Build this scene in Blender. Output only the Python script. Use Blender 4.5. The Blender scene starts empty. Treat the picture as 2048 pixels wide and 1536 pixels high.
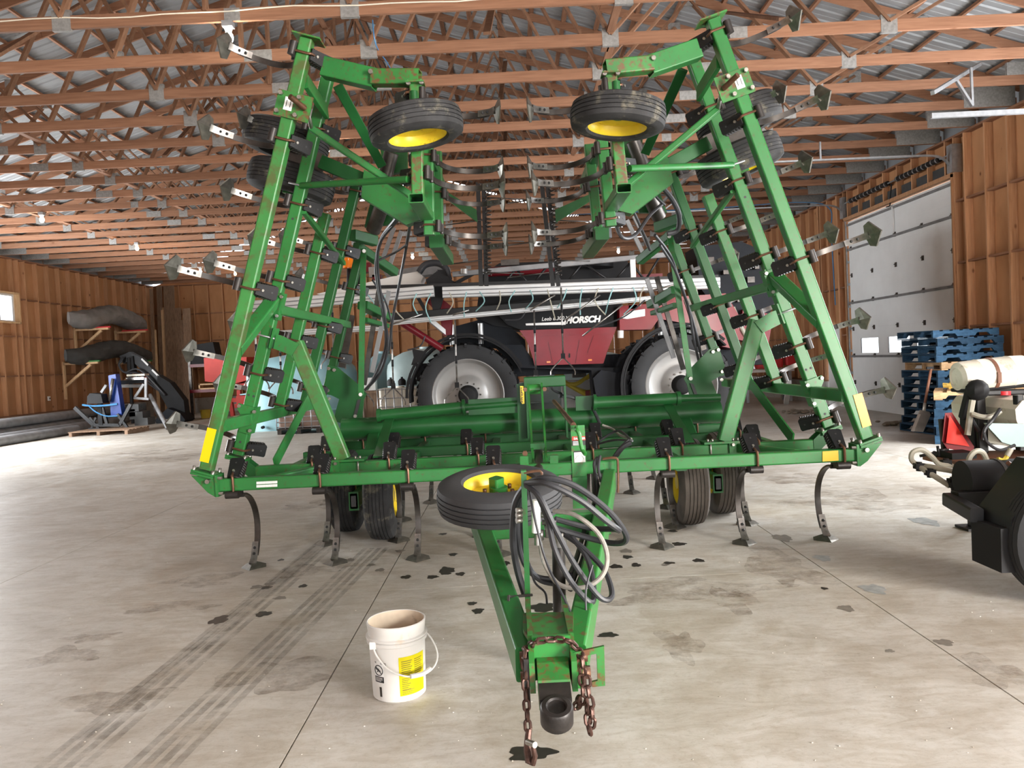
import bpy, math, random
from mathutils import Vector, Matrix
R = random.Random(7)
C = bpy.context.scene.collection
S = bpy.context.scene
# ---------------- camera, world, daylight, exposure ----------------
FPX, ROLL, PITCH, CAMZ = 1540.0, math.radians(2.75), 0.0325, 1.63
cam = bpy.data.cameras.new('camera'); camo = bpy.data.objects.new('camera', cam); C.objects.link(camo)
cam.sensor_width = 36.0; cam.lens = 36.0 * FPX / 2048.0; cam.clip_start = 0.05; cam.clip_end = 200
camo.matrix_world = Matrix.Translation((0, 0, CAMZ)) @ Matrix.Rotation(math.pi / 2 - PITCH, 4, 'X') @ Matrix.Rotation(-ROLL, 4, 'Z')
S.camera = camo
S.view_settings.view_transform = 'Standard'; S.view_settings.look = 'None'
S.view_settings.exposure = 0.54; S.view_settings.gamma = 1.0; S.view_settings.use_curve_mapping = False
cy = S.cycles
cy.max_bounces = 6; cy.diffuse_bounces = 4; cy.glossy_bounces = 2; cy.transmission_bounces = 3; cy.transparent_max_bounces = 6; cy.caustics_reflective = False; cy.caustics_refractive = False
cy.use_adaptive_sampling = True; cy.adaptive_threshold = 0.085; cy.adaptive_min_samples = 16; cy.use_denoising = True
wd = bpy.data.worlds.new('sky'); S.world = wd; wd.use_nodes = True
wd.node_tree.nodes['Background'].inputs[0].default_value = (0.86, 0.93, 1.0, 1)
wd.node_tree.nodes['Background'].inputs[1].default_value = 3.0
def area(name, loc, rot, sx, sy, power, col):
    l = bpy.data.lights.new(name, 'AREA'); l.shape = 'RECTANGLE'; l.size = sx; l.size_y = sy; l.energy = power; l.color = col
    o = bpy.data.objects.new(name, l); o.location = loc; o.rotation_euler = rot; C.objects.link(o); return o
H90 = math.pi / 2
# daylight coming in through the open doorways of the shed (front wall behind the camera, both side walls)
area('daylight_front_doorway', (1.5, -8.85, 2.45), (H90, 0, 0), 9.5, 4.6, 190, (1.0, 0.97, 0.93))
area('daylight_right_doorway', (8.45, -4.0, 2.3), (0, H90, 0), 4.4, 4.8, 3200, (1.0, 0.955, 0.90))
area('daylight_right_door_open', (8.45, 8.6, 2.25), (0, H90, 0), 4.4, 4.3, 700, (0.97, 0.98, 1.0))
area('daylight_left_doorway', (-14.75, 17.4, 2.2), (0, -H90, 0), 4.2, 6.2, 1350, (0.95, 0.98, 1.0))

def ray(u, v):
    du, dv = u - 1024, v - 768
    a = (math.cos(ROLL) * du - math.sin(ROLL) * dv) / FPX; b = (math.sin(ROLL) * du + math.cos(ROLL) * dv) / FPX
    return Vector((a, math.cos(PITCH) - b * math.sin(PITCH), -math.sin(PITCH) - b * math.cos(PITCH)))
CO = Vector((0, 0, CAMZ))
def at(u, v, Y): d = ray(u, v); return CO + d * (Y / d.y)
def fl(u, v, z=0.0): d = ray(u, v); return CO + d * ((z - CAMZ) / d.z)
def atx(u, v, x): d = ray(u, v); return CO + d * (x / d.x)

# ---------------- mesh helpers ----------------
def V(*a): return Vector(a)
def frame(p, q, up=(0, 0, 1)):
    p, q = Vector(p), Vector(q); z = (q - p); L = z.length; z = z / L
    u = Vector(up)
    if abs(z.dot(u)) > 0.98: u = Vector((0, 1, 0)) if abs(z.y) < 0.9 else Vector((1, 0, 0))
    x = u.cross(z).normalized(); y = z.cross(x)      # y is the 'up' side, x the sideways one
    return p, x, y, z, L
class MB:
    def __init__(s): s.v = []; s.f = []; s.sm = []; s.mi = []; s.cur = 0
    def add(s, vs, fs, sm=False):
        o = len(s.v); s.v += [tuple(a) for a in vs]
        for f in fs: s.f.append(tuple(i + o for i in f)); s.sm.append(sm); s.mi.append(s.cur)
        return s
    def mat(s, i): s.cur = i; return s
    def box(s, c, d, M=None):
        vs = [Vector((c[0] + sx * d[0] / 2, c[1] + sy * d[1] / 2, c[2] + sz * d[2] / 2)) for sx in (-1, 1) for sy in (-1, 1) for sz in (-1, 1)]
        if M is not None: vs = [M @ a for a in vs]
        return s.add(vs, [(0, 1, 3, 2), (4, 6, 7, 5), (0, 4, 5, 1), (2, 3, 7, 6), (0, 2, 6, 4), (1, 5, 7, 3)])
    def beam(s, p, q, w, h, up=(0, 0, 1)):
        p, x, y, z, L = frame(p, q, up); q = p + z * L
        vs = [b + x * (sx * w / 2) + y * (sy * h / 2) for b in (p, q) for sx, sy in ((-1, -1), (1, -1), (1, 1), (-1, 1))]
        return s.add(vs, [(3, 2, 1, 0), (4, 5, 6, 7), (0, 1, 5, 4), (1, 2, 6, 5), (2, 3, 7, 6), (3, 0, 4, 7)])
    def rtube(s, p, q, w, h, up=(0, 0, 1), r=0.012, open_ends=False, t=0.008):
        p, x, y, z, L = frame(p, q, up); q = p + z * L; prof = []
        for cx, cy, a0 in ((1, -1, -90), (1, 1, 0), (-1, 1, 90), (-1, -1, 180)):
            for k in range(4):
                a = math.radians(a0 + 30 * k); prof.append(((w / 2 - r) * cx + r * math.cos(a), (h / 2 - r) * cy + r * math.sin(a)))
        n = len(prof)
        vs = [b + x * a + y * c for b in (p, q) for a, c in prof]
        for i in range(n): s.add([vs[i], vs[(i + 1) % n], vs[n + (i + 1) % n], vs[n + i]], [(0, 1, 2, 3)], i % 4 != 3)
        if not open_ends: s.add(vs, [tuple(range(n - 1, -1, -1)), tuple(range(n, 2 * n))])
        else:
            fx, fy = (w / 2 - t) / (w / 2), (h / 2 - t) / (h / 2)
            for b, d in ((p, 1), (q, -1)):
                o = [b + x * a + y * c for a, c in prof]; i1 = [b + x * a * fx + y * c * fy for a, c in prof]
                i2 = [k + z * (d * min(L * .4, .3)) for k in i1]
                s.add(o + i1 + i2, [(i, (i + 1) % n, n + (i + 1) % n, n + i) for i in range(n)] + [(n + i, n + (i + 1) % n, 2 * n + (i + 1) % n, 2 * n + i) for i in range(n)] + [tuple(range(2 * n, 3 * n))])
        return s
    def cyl(s, p, q, r, r2=None, n=12, caps=True, up=(0, 0, 1)):
        p, x, y, z, L = frame(p, q, up); q = p + z * L; r2 = r if r2 is None else r2
        vs = [b + x * (k * math.cos(2 * math.pi * i / n)) + y * (k * math.sin(2 * math.pi * i / n)) for b, k in ((p, r), (q, r2)) for i in range(n)]
        s.add(vs, [(i, (i + 1) % n, n + (i + 1) % n, n + i) for i in range(n)], True)
        if caps: s.add(vs, [tuple(range(n - 1, -1, -1)), tuple(range(n, 2 * n))])
        return s
    def pipe(s, pts, r, n=6, smooth=0, closed=False):
        pts = [Vector(a) for a in pts]
        if smooth: pts = spline(pts, smooth, closed)
        m = len(pts); T = []
        for i in range(m):
            a = pts[(i - 1) % m] if (closed or i > 0) else pts[0]; b = pts[(i + 1) % m] if (closed or i < m - 1) else pts[-1]
            T.append((b - a).normalized())
        x = T[0].orthogonal().normalized(); vs = []
        for i in range(m):
            x = (x - T[i] * x.dot(T[i])); x = x.normalized() if x.length > 1e-6 else T[i].orthogonal().normalized()
            y = T[i].cross(x); rr = r[i] if isinstance(r, (list, tuple)) else r
            vs += [pts[i] + x * (rr * math.cos(2 * math.pi * k / n)) + y * (rr * math.sin(2 * math.pi * k / n)) for k in range(n)]
        fs = []
        for i in range(m if closed else m - 1):
            j = (i + 1) % m
            fs += [(i * n + k, i * n + (k + 1) % n, j * n + (k + 1) % n, j * n + k) for k in range(n)]
        s.add(vs, fs, True)
        if not closed: s.add(vs[:n] + vs[-n:], [tuple(range(n - 1, -1, -1)), tuple(range(n, 2 * n))])
        return s
    def strip(s, pts, wdir, w, t, taper=None):
        # flat bar swept along pts; width along wdir, thickness in the bending plane
        pts = [Vector(a) for a in pts]; wd_ = Vector(wdir).normalized(); m = len(pts); vs = []
        for i in range(m):
            T = (pts[min(i + 1, m - 1)] - pts[max(i - 1, 0)]).normalized(); nrm = T.cross(wd_).normalized()
            ww = w if taper is None else w * taper[i]
            vs += [pts[i] + wd_ * (a * ww / 2) + nrm * (b * t / 2) for a, b in ((-1, -1), (1, -1), (1, 1), (-1, 1))]
        for k in range(4):
            s.add([vs[i * 4 + a] for i in range(m) for a in (k, (k + 1) % 4)], [(2 * i, 2 * i + 1, 2 * i + 3, 2 * i + 2) for i in range(m - 1)], True)
        s.add(vs[:4] + vs[-4:], [(3, 2, 1, 0), (4, 5, 6, 7)])
        return s
    def lathe(s, prof, M=None, n=32, sm=True):
        vs = []
        for r, z in prof: vs += [Vector((r * math.cos(2 * math.pi * k / n), r * math.sin(2 * math.pi * k / n), z)) for k in range(n)]
        if M is not None: vs = [M @ a for a in vs]
        m = len(prof); fs = []
        for i in range(m - 1): fs += [(i * n + k, i * n + (k + 1) % n, (i + 1) * n + (k + 1) % n, (i + 1) * n + k) for k in range(n)]
        return s.add(vs, fs, sm)
    def prism(s, poly, nrm, t):
        # planar polygon (3D points) extruded by t along nrm, both sides of the plane
        nv = Vector(nrm).normalized() * (t / 2); poly = [Vector(a) for a in poly]; n = len(poly)
        vs = [a - nv for a in poly] + [a + nv for a in poly]
        return s.add(vs, [tuple(range(n - 1, -1, -1)), tuple(range(n, 2 * n))] + [(i, (i + 1) % n, n + (i + 1) % n, n + i) for i in range(n)])
    def poly(s, pts): return s.add(pts, [tuple(range(len(pts)))])
    def ball(s, c, r, n=10, sc=(1, 1, 1)):
        prof = [(max(1e-4, math.sin(math.pi * i / (n // 2 + 2))) , -math.cos(math.pi * i / (n // 2 + 2))) for i in range(n // 2 + 3)]
        M = Matrix.Translation(c) @ Matrix.Diagonal((r * sc[0], r * sc[1], r * sc[2], 1))
        return s.lathe(prof, M, n)
    def mesh(s, name, mats):
        me = bpy.data.meshes.new(name); me.from_pydata(s.v, [], s.f); me.update()
        me.polygons.foreach_set('use_smooth', s.sm); me.polygons.foreach_set('material_index', s.mi)
        for m in (mats if isinstance(mats, (list, tuple)) else [mats]): me.materials.append(M_[m] if isinstance(m, str) else m)
        bm_fix(me)
        return me
    def build(s, name, mats, parent=None, M=None):
        return obj(name, s.mesh(name, mats), parent, M)
import bmesh
def bm_fix(me):
    bm = bmesh.new(); bm.from_mesh(me)
    bmesh.ops.remove_doubles(bm, verts=bm.verts, dist=1e-5)
    bmesh.ops.recalc_face_normals(bm, faces=bm.faces)
    for e in bm.edges:
        if len(e.link_faces) == 2 and e.calc_face_angle(0) > 0.7: e.smooth = False
    bm.to_mesh(me); bm.free()
def spline(P, n, closed=False):
    out = []; m = len(P)
    for i in range(m if closed else m - 1):
        g = (lambda k: P[k % m]) if closed else (lambda k: P[max(0, min(m - 1, k))])
        a, b, c, d = g(i - 1), g(i), g(i + 1), g(i + 2)
        for k in range(n):
            t = k / n
            out.append(0.5 * ((2 * b) + (c - a) * t + (2 * a - 5 * b + 4 * c - d) * t * t + (3 * b - a - 3 * c + d) * t ** 3))
    if not closed: out.append(P[-1].copy())
    return out
def obj(name, me, parent=None, M=None):
    o = bpy.data.objects.new(name, me); C.objects.link(o)
    if parent is not None:
        o.parent = parent
        if '_w' in parent: o.matrix_parent_inverse = Matrix([parent['_w'][i * 4:i * 4 + 4] for i in range(4)]).inverted()
    if M is not None: o.matrix_basis = M
    return o
def tag(o, label=None, cat=None, group=None, kind=None):
    if label: o['label'] = label
    if cat: o['category'] = cat
    if group: o['group'] = group
    if kind: o['kind'] = kind
    return o
ROOTS = []
def thing(name, label, cat, loc=(0, 0, 0), group=None, kind=None):
    # Empty at the thing's base; parts are given in world coordinates
    o = bpy.data.objects.new(name, None); C.objects.link(o); o.location = loc; o.empty_display_size = 0.1
    M = Matrix.Translation(loc); o['_w'] = [M[i][j] for i in range(4) for j in range(4)]
    ROOTS.append(o)
    return tag(o, label, cat, group, kind)
def lone(o, label, cat, group=None, kind=None): return tag(o, label, cat, group, kind)
def inst(name, me, parent, M): return obj(name, me, parent, M)
def ordinal(i): return ['first', 'second', 'third', 'fourth', 'fifth', 'sixth', 'seventh', 'eighth', 'ninth', 'tenth', 'eleventh', 'twelfth', 'thirteenth', 'fourteenth', 'fifteenth', 'sixteenth', 'seventeenth', 'eighteenth', 'nineteenth', 'twentieth', 'twenty-first', 'twenty-second', 'twenty-third', 'twenty-fourth', 'twenty-fifth'][i]

# ---------------- materials ----------------
M_ = {}
def nt(name):
    m = bpy.data.materials.new(name); m.use_nodes = True; t = m.node_tree; M_[name] = m
    return m, t, t.nodes['Principled BSDF'], t.nodes, t.links
def rgba(c): return (c[0], c[1], c[2], 1)
def ramp(nodes, stops):
    r = nodes.new('ShaderNodeValToRGB'); e = r.color_ramp.elements
    while len(e) < len(stops): e.new(0.5)
    for i, (p, c) in enumerate(stops): e[i].position = p; e[i].color = rgba(c) if len(c) == 3 else c
    return r
def paint(name, col, rough=0.45, metal=0.0, spec=0.5, var=0.12, scale=3.0, dirt=None, dirt_amt=0.5, dirt_scale=40.0, bump=0.0, coat=0.0, rand=0.0):
    m, t, b, N, L = nt(name)
    tc = N.new('ShaderNodeTexCoord'); n1 = N.new('ShaderNodeTexNoise'); n1.inputs['Scale'].default_value = scale; n1.inputs['Detail'].default_value = 5
    L.new(tc.outputs['Object'], n1.inputs['Vector'])
    r = ramp(N, [(0.3, tuple(c * (1 - var) for c in col)), (0.7, tuple(min(1, c * (1 + var)) for c in col))]); L.new(n1.outputs['Fac'], r.inputs['Fac'])
    out = r.outputs['Color']
    if dirt:
        n2 = N.new('ShaderNodeTexNoise'); n2.inputs['Scale'].default_value = dirt_scale; n2.inputs['Detail'].default_value = 6; n2.inputs['Roughness'].default_value = 0.7
        L.new(tc.outputs['Object'], n2.inputs['Vector'])
        r2 = ramp(N, [(1 - dirt_amt - 0.06, (0, 0, 0)), (1 - dirt_amt + 0.06, (1, 1, 1))]); L.new(n2.outputs['Fac'], r2.inputs['Fac'])
        mx = N.new('ShaderNodeMixRGB'); L.new(r2.outputs['Color'], mx.inputs['Fac']); L.new(out, mx.inputs['Color1']); mx.inputs['Color2'].default_value = rgba(dirt); out = mx.outputs['Color']
    if rand:
        oi = N.new('ShaderNodeObjectInfo'); hs = N.new('ShaderNodeHueSaturation'); mr = N.new('ShaderNodeMapRange')
        mr.inputs['To Min'].default_value = 1 - rand; mr.inputs['To Max'].default_value = 1 + rand
        L.new(oi.outputs['Random'], mr.inputs['Value']); L.new(mr.outputs['Result'], hs.inputs['Value']); L.new(out, hs.inputs['Color']); out = hs.outputs['Color']
    L.new(out, b.inputs['Base Color']); b.inputs['Roughness'].default_value = rough; b.inputs['Metallic'].default_value = metal
    b.inputs['Specular IOR Level'].default_value = spec; b.inputs['Coat Weight'].default_value = coat; b.inputs['Coat Roughness'].default_value = 0.15
    if bump:
        bp = N.new('ShaderNodeBump'); bp.inputs['Strength'].default_value = bump; bp.inputs['Distance'].default_value = 0.01
        n3 = N.new('ShaderNodeTexNoise'); n3.inputs['Scale'].default_value = 90; L.new(tc.outputs['Object'], n3.inputs['Vector']); L.new(n3.outputs['Fac'], bp.inputs['Height']); L.new(bp.outputs['Normal'], b.inputs['Normal'])
    return m
def wood(name, ca, cb, stretch, scale=6.0, rand=0.18, knot=(0.14, 0.05, 0.02), rough=0.75):
    m, t, b, N, L = nt(name)
    tc = N.new('ShaderNodeTexCoord'); oi = N.new('ShaderNodeObjectInfo'); mp = N.new('ShaderNodeMapping'); mp.inputs['Scale'].default_value = stretch
    ad = N.new('ShaderNodeVectorMath'); ad.operation = 'ADD'; sc = N.new('ShaderNodeVectorMath'); sc.operation = 'SCALE'; sc.inputs['Scale'].default_value = 37.0
    cx = N.new('ShaderNodeCombineXYZ'); 
    for k in range(3): L.new(oi.outputs['Random'], cx.inputs[k])
    L.new(cx.outputs[0], sc.inputs[0]); L.new(tc.outputs['Object'], mp.inputs['Vector']); L.new(mp.outputs[0], ad.inputs[0]); L.new(sc.outputs[0], ad.inputs[1])
    n1 = N.new('ShaderNodeTexNoise'); n1.inputs['Scale'].default_value = scale; n1.inputs['Detail'].default_value = 6; n1.inputs['Distortion'].default_value = 0.6
    L.new(ad.outputs[0], n1.inputs['Vector'])
    r = ramp(N, [(0.25, ca), (0.75, cb)]); L.new(n1.outputs['Fac'], r.inputs['Fac'])
    vo = N.new('ShaderNodeTexVoronoi'); vo.inputs['Scale'].default_value = 2.6; mp2 = N.new('ShaderNodeMapping'); mp2.inputs['Scale'].default_value = tuple(0.35 + 0.65 * min(1, q) for q in stretch)
    ad2 = N.new('ShaderNodeVectorMath'); ad2.operation = 'ADD'; L.new(tc.outputs['Object'], mp2.inputs['Vector']); L.new(mp2.outputs[0], ad2.inputs[0]); L.new(sc.outputs[0], ad2.inputs[1]); L.new(ad2.outputs[0], vo.inputs['Vector'])
    kr = ramp(N, [(0.02, (1, 1, 1)), (0.09, (0, 0, 0))]); L.new(vo.outputs['Distance'], kr.inputs['Fac'])
    mx = N.new('ShaderNodeMixRGB'); L.new(kr.outputs['Color'], mx.inputs['Fac']); L.new(r.outputs['Color'], mx.inputs['Color1']); mx.inputs['Color2'].default_value = rgba(knot)
    hs = N.new('ShaderNodeHueSaturation'); mr = N.new('ShaderNodeMapRange'); mr.inputs['To Min'].default_value = 1 - rand; mr.inputs['To Max'].default_value = 1 + rand
    L.new(oi.outputs['Random'], mr.inputs['Value']); L.new(mr.outputs['Result'], hs.inputs['Value']); L.new(mx.outputs['Color'], hs.inputs['Color'])
    L.new(hs.outputs['Color'], b.inputs['Base Color']); b.inputs['Roughness'].default_value = rough; b.inputs['Specular IOR Level'].default_value = 0.25
    return m
WA, WB = (0.20, 0.094, 0.053), (0.31, 0.160, 0.095)
wood('wood_x', WA, WB, (0.35, 6, 6)); wood('wood_y', WA, WB, (6, 0.35, 6)); wood('wood_z', (0.41, 0.205, 0.100), (0.58, 0.325, 0.18), (6, 6, 0.35))
wood('wood_web', (0.165, 0.080, 0.045), (0.26, 0.142, 0.084), (1.5, 6, 1.5))
wood('plywood', (0.35, 0.168, 0.076), (0.48, 0.245, 0.118), (1.2, 1.2, 0.5), scale=2.2, rand=0.10)
wood('wood_pale', (0.60, 0.38, 0.20), (0.78, 0.55, 0.33), (3, 3, 0.6), rand=0.1)
wood('wood_old', (0.16, 0.10, 0.065), (0.32, 0.21, 0.14), (5, 5, 0.3), rand=0.25, knot=(0.07, 0.04, 0.03))
wood('pallet_blue', (0.014, 0.040, 0.078), (0.032, 0.085, 0.15), (2, 2, 4), rand=0.3, knot=(0.03, 0.05, 0.09))
wood('pallet_wood', (0.36, 0.22, 0.11), (0.58, 0.38, 0.21), (2, 2, 4), rand=0.2)
paint('roof_metal', (0.29, 0.30, 0.31), 0.5, 0.15, var=0.06); paint('joint_dark', (0.05, 0.045, 0.04), 0.9); paint('galvanized', (0.40, 0.415, 0.43), 0.4, 0.7, var=0.15, scale=12); paint('gusset', (0.27, 0.265, 0.255), 0.5, 0.4, var=0.2, scale=30)
GD = (0.075, 0.075, 0.025)
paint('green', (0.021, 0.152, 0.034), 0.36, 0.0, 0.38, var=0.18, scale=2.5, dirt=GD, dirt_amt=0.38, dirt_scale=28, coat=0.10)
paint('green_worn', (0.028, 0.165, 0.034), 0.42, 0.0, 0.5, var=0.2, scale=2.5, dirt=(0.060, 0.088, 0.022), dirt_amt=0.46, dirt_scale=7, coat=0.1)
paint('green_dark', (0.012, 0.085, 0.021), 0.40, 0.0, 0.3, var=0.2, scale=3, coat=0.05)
paint('green_rust', (0.026, 0.16, 0.030), 0.42, 0, 0.5, var=0.25, scale=4, dirt=(0.12, 0.05, 0.02), dirt_amt=0.46, dirt_scale=22)
paint('green_bright', (0.024, 0.185, 0.034), 0.35, 0, 0.5, var=0.15, dirt=(0.12, 0.07, 0.03), dirt_amt=0.38, dirt_scale=30)
paint('steel_dark', (0.075, 0.068, 0.062), 0.38, 0.75, var=0.35, scale=9); paint('steel_shovel', (0.20, 0.19, 0.165), 0.42, 0.8, var=0.3, scale=14); paint('steel_polished', (0.26, 0.25, 0.235), 0.3, 0.9, var=0.4, scale=20)
paint('black_paint', (0.011, 0.011, 0.012), 0.42, 0, 0.35, var=0.3); paint('black_matte', (0.012, 0.012, 0.013), 0.7, 0, 0.3, var=0.3); paint('rusty_rod', (0.13, 0.065, 0.038), 0.45, 0.6, var=0.35, scale=15)
paint('print_olive', (0.17, 0.14, 0.02), 0.6); paint('bolt', (0.36, 0.345, 0.31), 0.35, 0.85, var=0.3, scale=30); paint('chain_rust', (0.085, 0.045, 0.035), 0.45, 0.65, var=0.4, scale=40); paint('cast_black', (0.030, 0.026, 0.024), 0.45, 0.4, var=0.4, scale=14, bump=0.1)
paint('rubber', (0.030, 0.030, 0.031), 0.8, 0, 0.3, var=0.3, scale=8, dirt=(0.12, 0.11, 0.085), dirt_amt=0.40, dirt_scale=9, bump=0.15); paint('rubber_clean', (0.026, 0.027, 0.029), 0.65, 0, 0.35, var=0.2, bump=0.1)
paint('rubber_grey', (0.046, 0.047, 0.050), 0.7, 0, 0.35, var=0.2, bump=0.1); paint('rubber_brown', (0.085, 0.072, 0.060), 0.85, 0, 0.3, var=0.3, scale=6, bump=0.2); paint('hose', (0.030, 0.031, 0.035), 0.45, 0, 0.4, var=0.2); paint('hose_grey', (0.30, 0.28, 0.25), 0.5, 0, 0.5, var=0.3, scale=20)
paint('yellow', (0.83, 0.62, 0.03), 0.35, 0, 0.5, var=0.12, scale=8, dirt=(0.30, 0.16, 0.02), dirt_amt=0.34, dirt_scale=14); paint('reflector', (0.95, 0.52, 0.0), 0.35, 0, 0.5, var=0.03); paint('reflector_orange', (0.95, 0.36, 0.0), 0.35, 0, 0.5, var=0.03)
paint('sticker', (0.82, 0.82, 0.80), 0.4, 0, 0.5, var=0.04); paint('print_black', (0.03, 0.03, 0.03), 0.6, var=0.0); paint('print_red', (0.65, 0.05, 0.03), 0.5, var=0.0); paint('print_orange', (0.85, 0.25, 0.02), 0.5, var=0.0)
paint('red_paint', (0.20, 0.003, 0.010), 0.28, 0, 0.25, var=0.1, coat=0.12); paint('red_dark', (0.13, 0.006, 0.012), 0.35, 0, 0.3, var=0.15); paint('red_orange', (0.52, 0.035, 0.022), 0.45, 0, 0.3, var=0.1); paint('red_can', (0.68, 0.03, 0.04), 0.4, var=0.08)
paint('tank_black', (0.010, 0.0105, 0.012), 0.55, 0, 0.2, var=0.15); paint('navy_black', (0.010, 0.012, 0.016), 0.6, 0, 0.2, var=0.3); paint('alu_white', (0.62, 0.63, 0.63), 0.35, 0.3, var=0.06); paint('white_paint', (0.80, 0.80, 0.78), 0.4, var=0.04)
paint('wheel_silver', (0.30, 0.295, 0.285), 0.4, 0.3, var=0.08); paint('door_white', (0.80, 0.81, 0.81), 0.45, var=0.03); paint('door_back', (0.34, 0.345, 0.35), 0.6, var=0.1); paint('poly_tank', (0.38, 0.49, 0.49), 0.45, 0, 0.5, var=0.06); paint('poly_blue', (0.30, 0.52, 0.58), 0.45, 0, 0.5, var=0.06)
paint('poly_white', (0.74, 0.70, 0.60), 0.5, 0, 0.5, var=0.10, scale=5, dirt=(0.45, 0.38, 0.28), dirt_amt=0.36, dirt_scale=5); paint('ibc_brown', (0.28, 0.19, 0.15), 0.5, var=0.2); paint('poly_green', (0.30, 0.45, 0.42), 0.45, var=0.1)
paint('blue_paint', (0.012, 0.045, 0.25), 0.4, 0, 0.3, var=0.1, coat=0.05); paint('blue_hose', (0.05, 0.19, 0.38), 0.45, var=0.1); paint('tarp_grey', (0.21, 0.20, 0.195), 0.8, var=0.2, bump=0.3); paint('tarp_dark', (0.052, 0.054, 0.054), 0.75, var=0.25, bump=0.3)
paint('pipe_grey', (0.20, 0.20, 0.205), 0.5, var=0.25, scale=4, dirt=(0.28, 0.20, 0.14), dirt_amt=0.3, dirt_scale=4); paint('bucket_white', (0.70, 0.69, 0.66), 0.42, 0, 0.5, var=0.03, scale=6, dirt=(0.72, 0.60, 0.48), dirt_amt=0.33, dirt_scale=7); paint('label_yellow', (0.66, 0.58, 0.0), 0.5, 0, 0.3, var=0.0)
paint('bucket_inside', (0.62, 0.52, 0.40), 0.7, var=0.2, scale=6, dirt=(0.30, 0.22, 0.14), dirt_amt=0.36, dirt_scale=8); paint('hose_clear', (0.38, 0.36, 0.29), 0.4, var=0.1); paint('teal_tube', (0.25, 0.45, 0.46), 0.45, var=0.1); paint('hose_yellow', (0.62, 0.48, 0.06), 0.5, var=0.15)
paint('leather', (0.22, 0.09, 0.05), 0.6, var=0.2); paint('concrete_wall', (0.47, 0.45, 0.42), 0.85, var=0.12, scale=1.5, dirt=(0.36, 0.33, 0.29), dirt_amt=0.4, dirt_scale=5); paint('debris', (0.25, 0.21, 0.16), 0.9, var=0.3); paint('gold_hose', (0.50, 0.32, 0.06), 0.55, var=0.2); paint('shovel_alu', (0.58, 0.55, 0.50), 0.45, 0.5, var=0.2)
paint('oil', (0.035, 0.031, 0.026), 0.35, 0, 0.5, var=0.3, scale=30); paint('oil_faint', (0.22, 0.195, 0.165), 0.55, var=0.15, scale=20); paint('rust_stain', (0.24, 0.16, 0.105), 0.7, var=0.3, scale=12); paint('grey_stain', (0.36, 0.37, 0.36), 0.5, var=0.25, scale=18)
paint('cable_cream', (0.72, 0.66, 0.55), 0.5, var=0.05); paint('beacon', (0.80, 0.20, 0.01), 0.25, var=0.05, coat=0.5); paint('slow_red', (0.20, 0.005, 0.008), 0.5, 0, 0.3, var=0.05); paint('slow_orange', (0.72, 0.022, 0.008), 0.5, 0, 0.3, var=0.03)
def glass(name, col=(1, 1, 1)):
    m, t, b, N, L = nt(name); b.inputs['Base Color'].default_value = rgba(col); b.inputs['Transmission Weight'].default_value = 1.0; b.inputs['Roughness'].default_value = 0.02; b.inputs['IOR'].default_value = 1.02; return m
glass('pane')
def emis(name, col, s):
    m, t, b, N, L = nt(name); b.inputs['Base Color'].default_value = rgba(col); b.inputs['Emission Color'].default_value = rgba(col); b.inputs['Emission Strength'].default_value = s; return m
emis('bulb_white', (1.0, 0.96, 0.86), 60.0); emis('bulb_warm', (1.0, 0.62, 0.20), 40.0)
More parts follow.
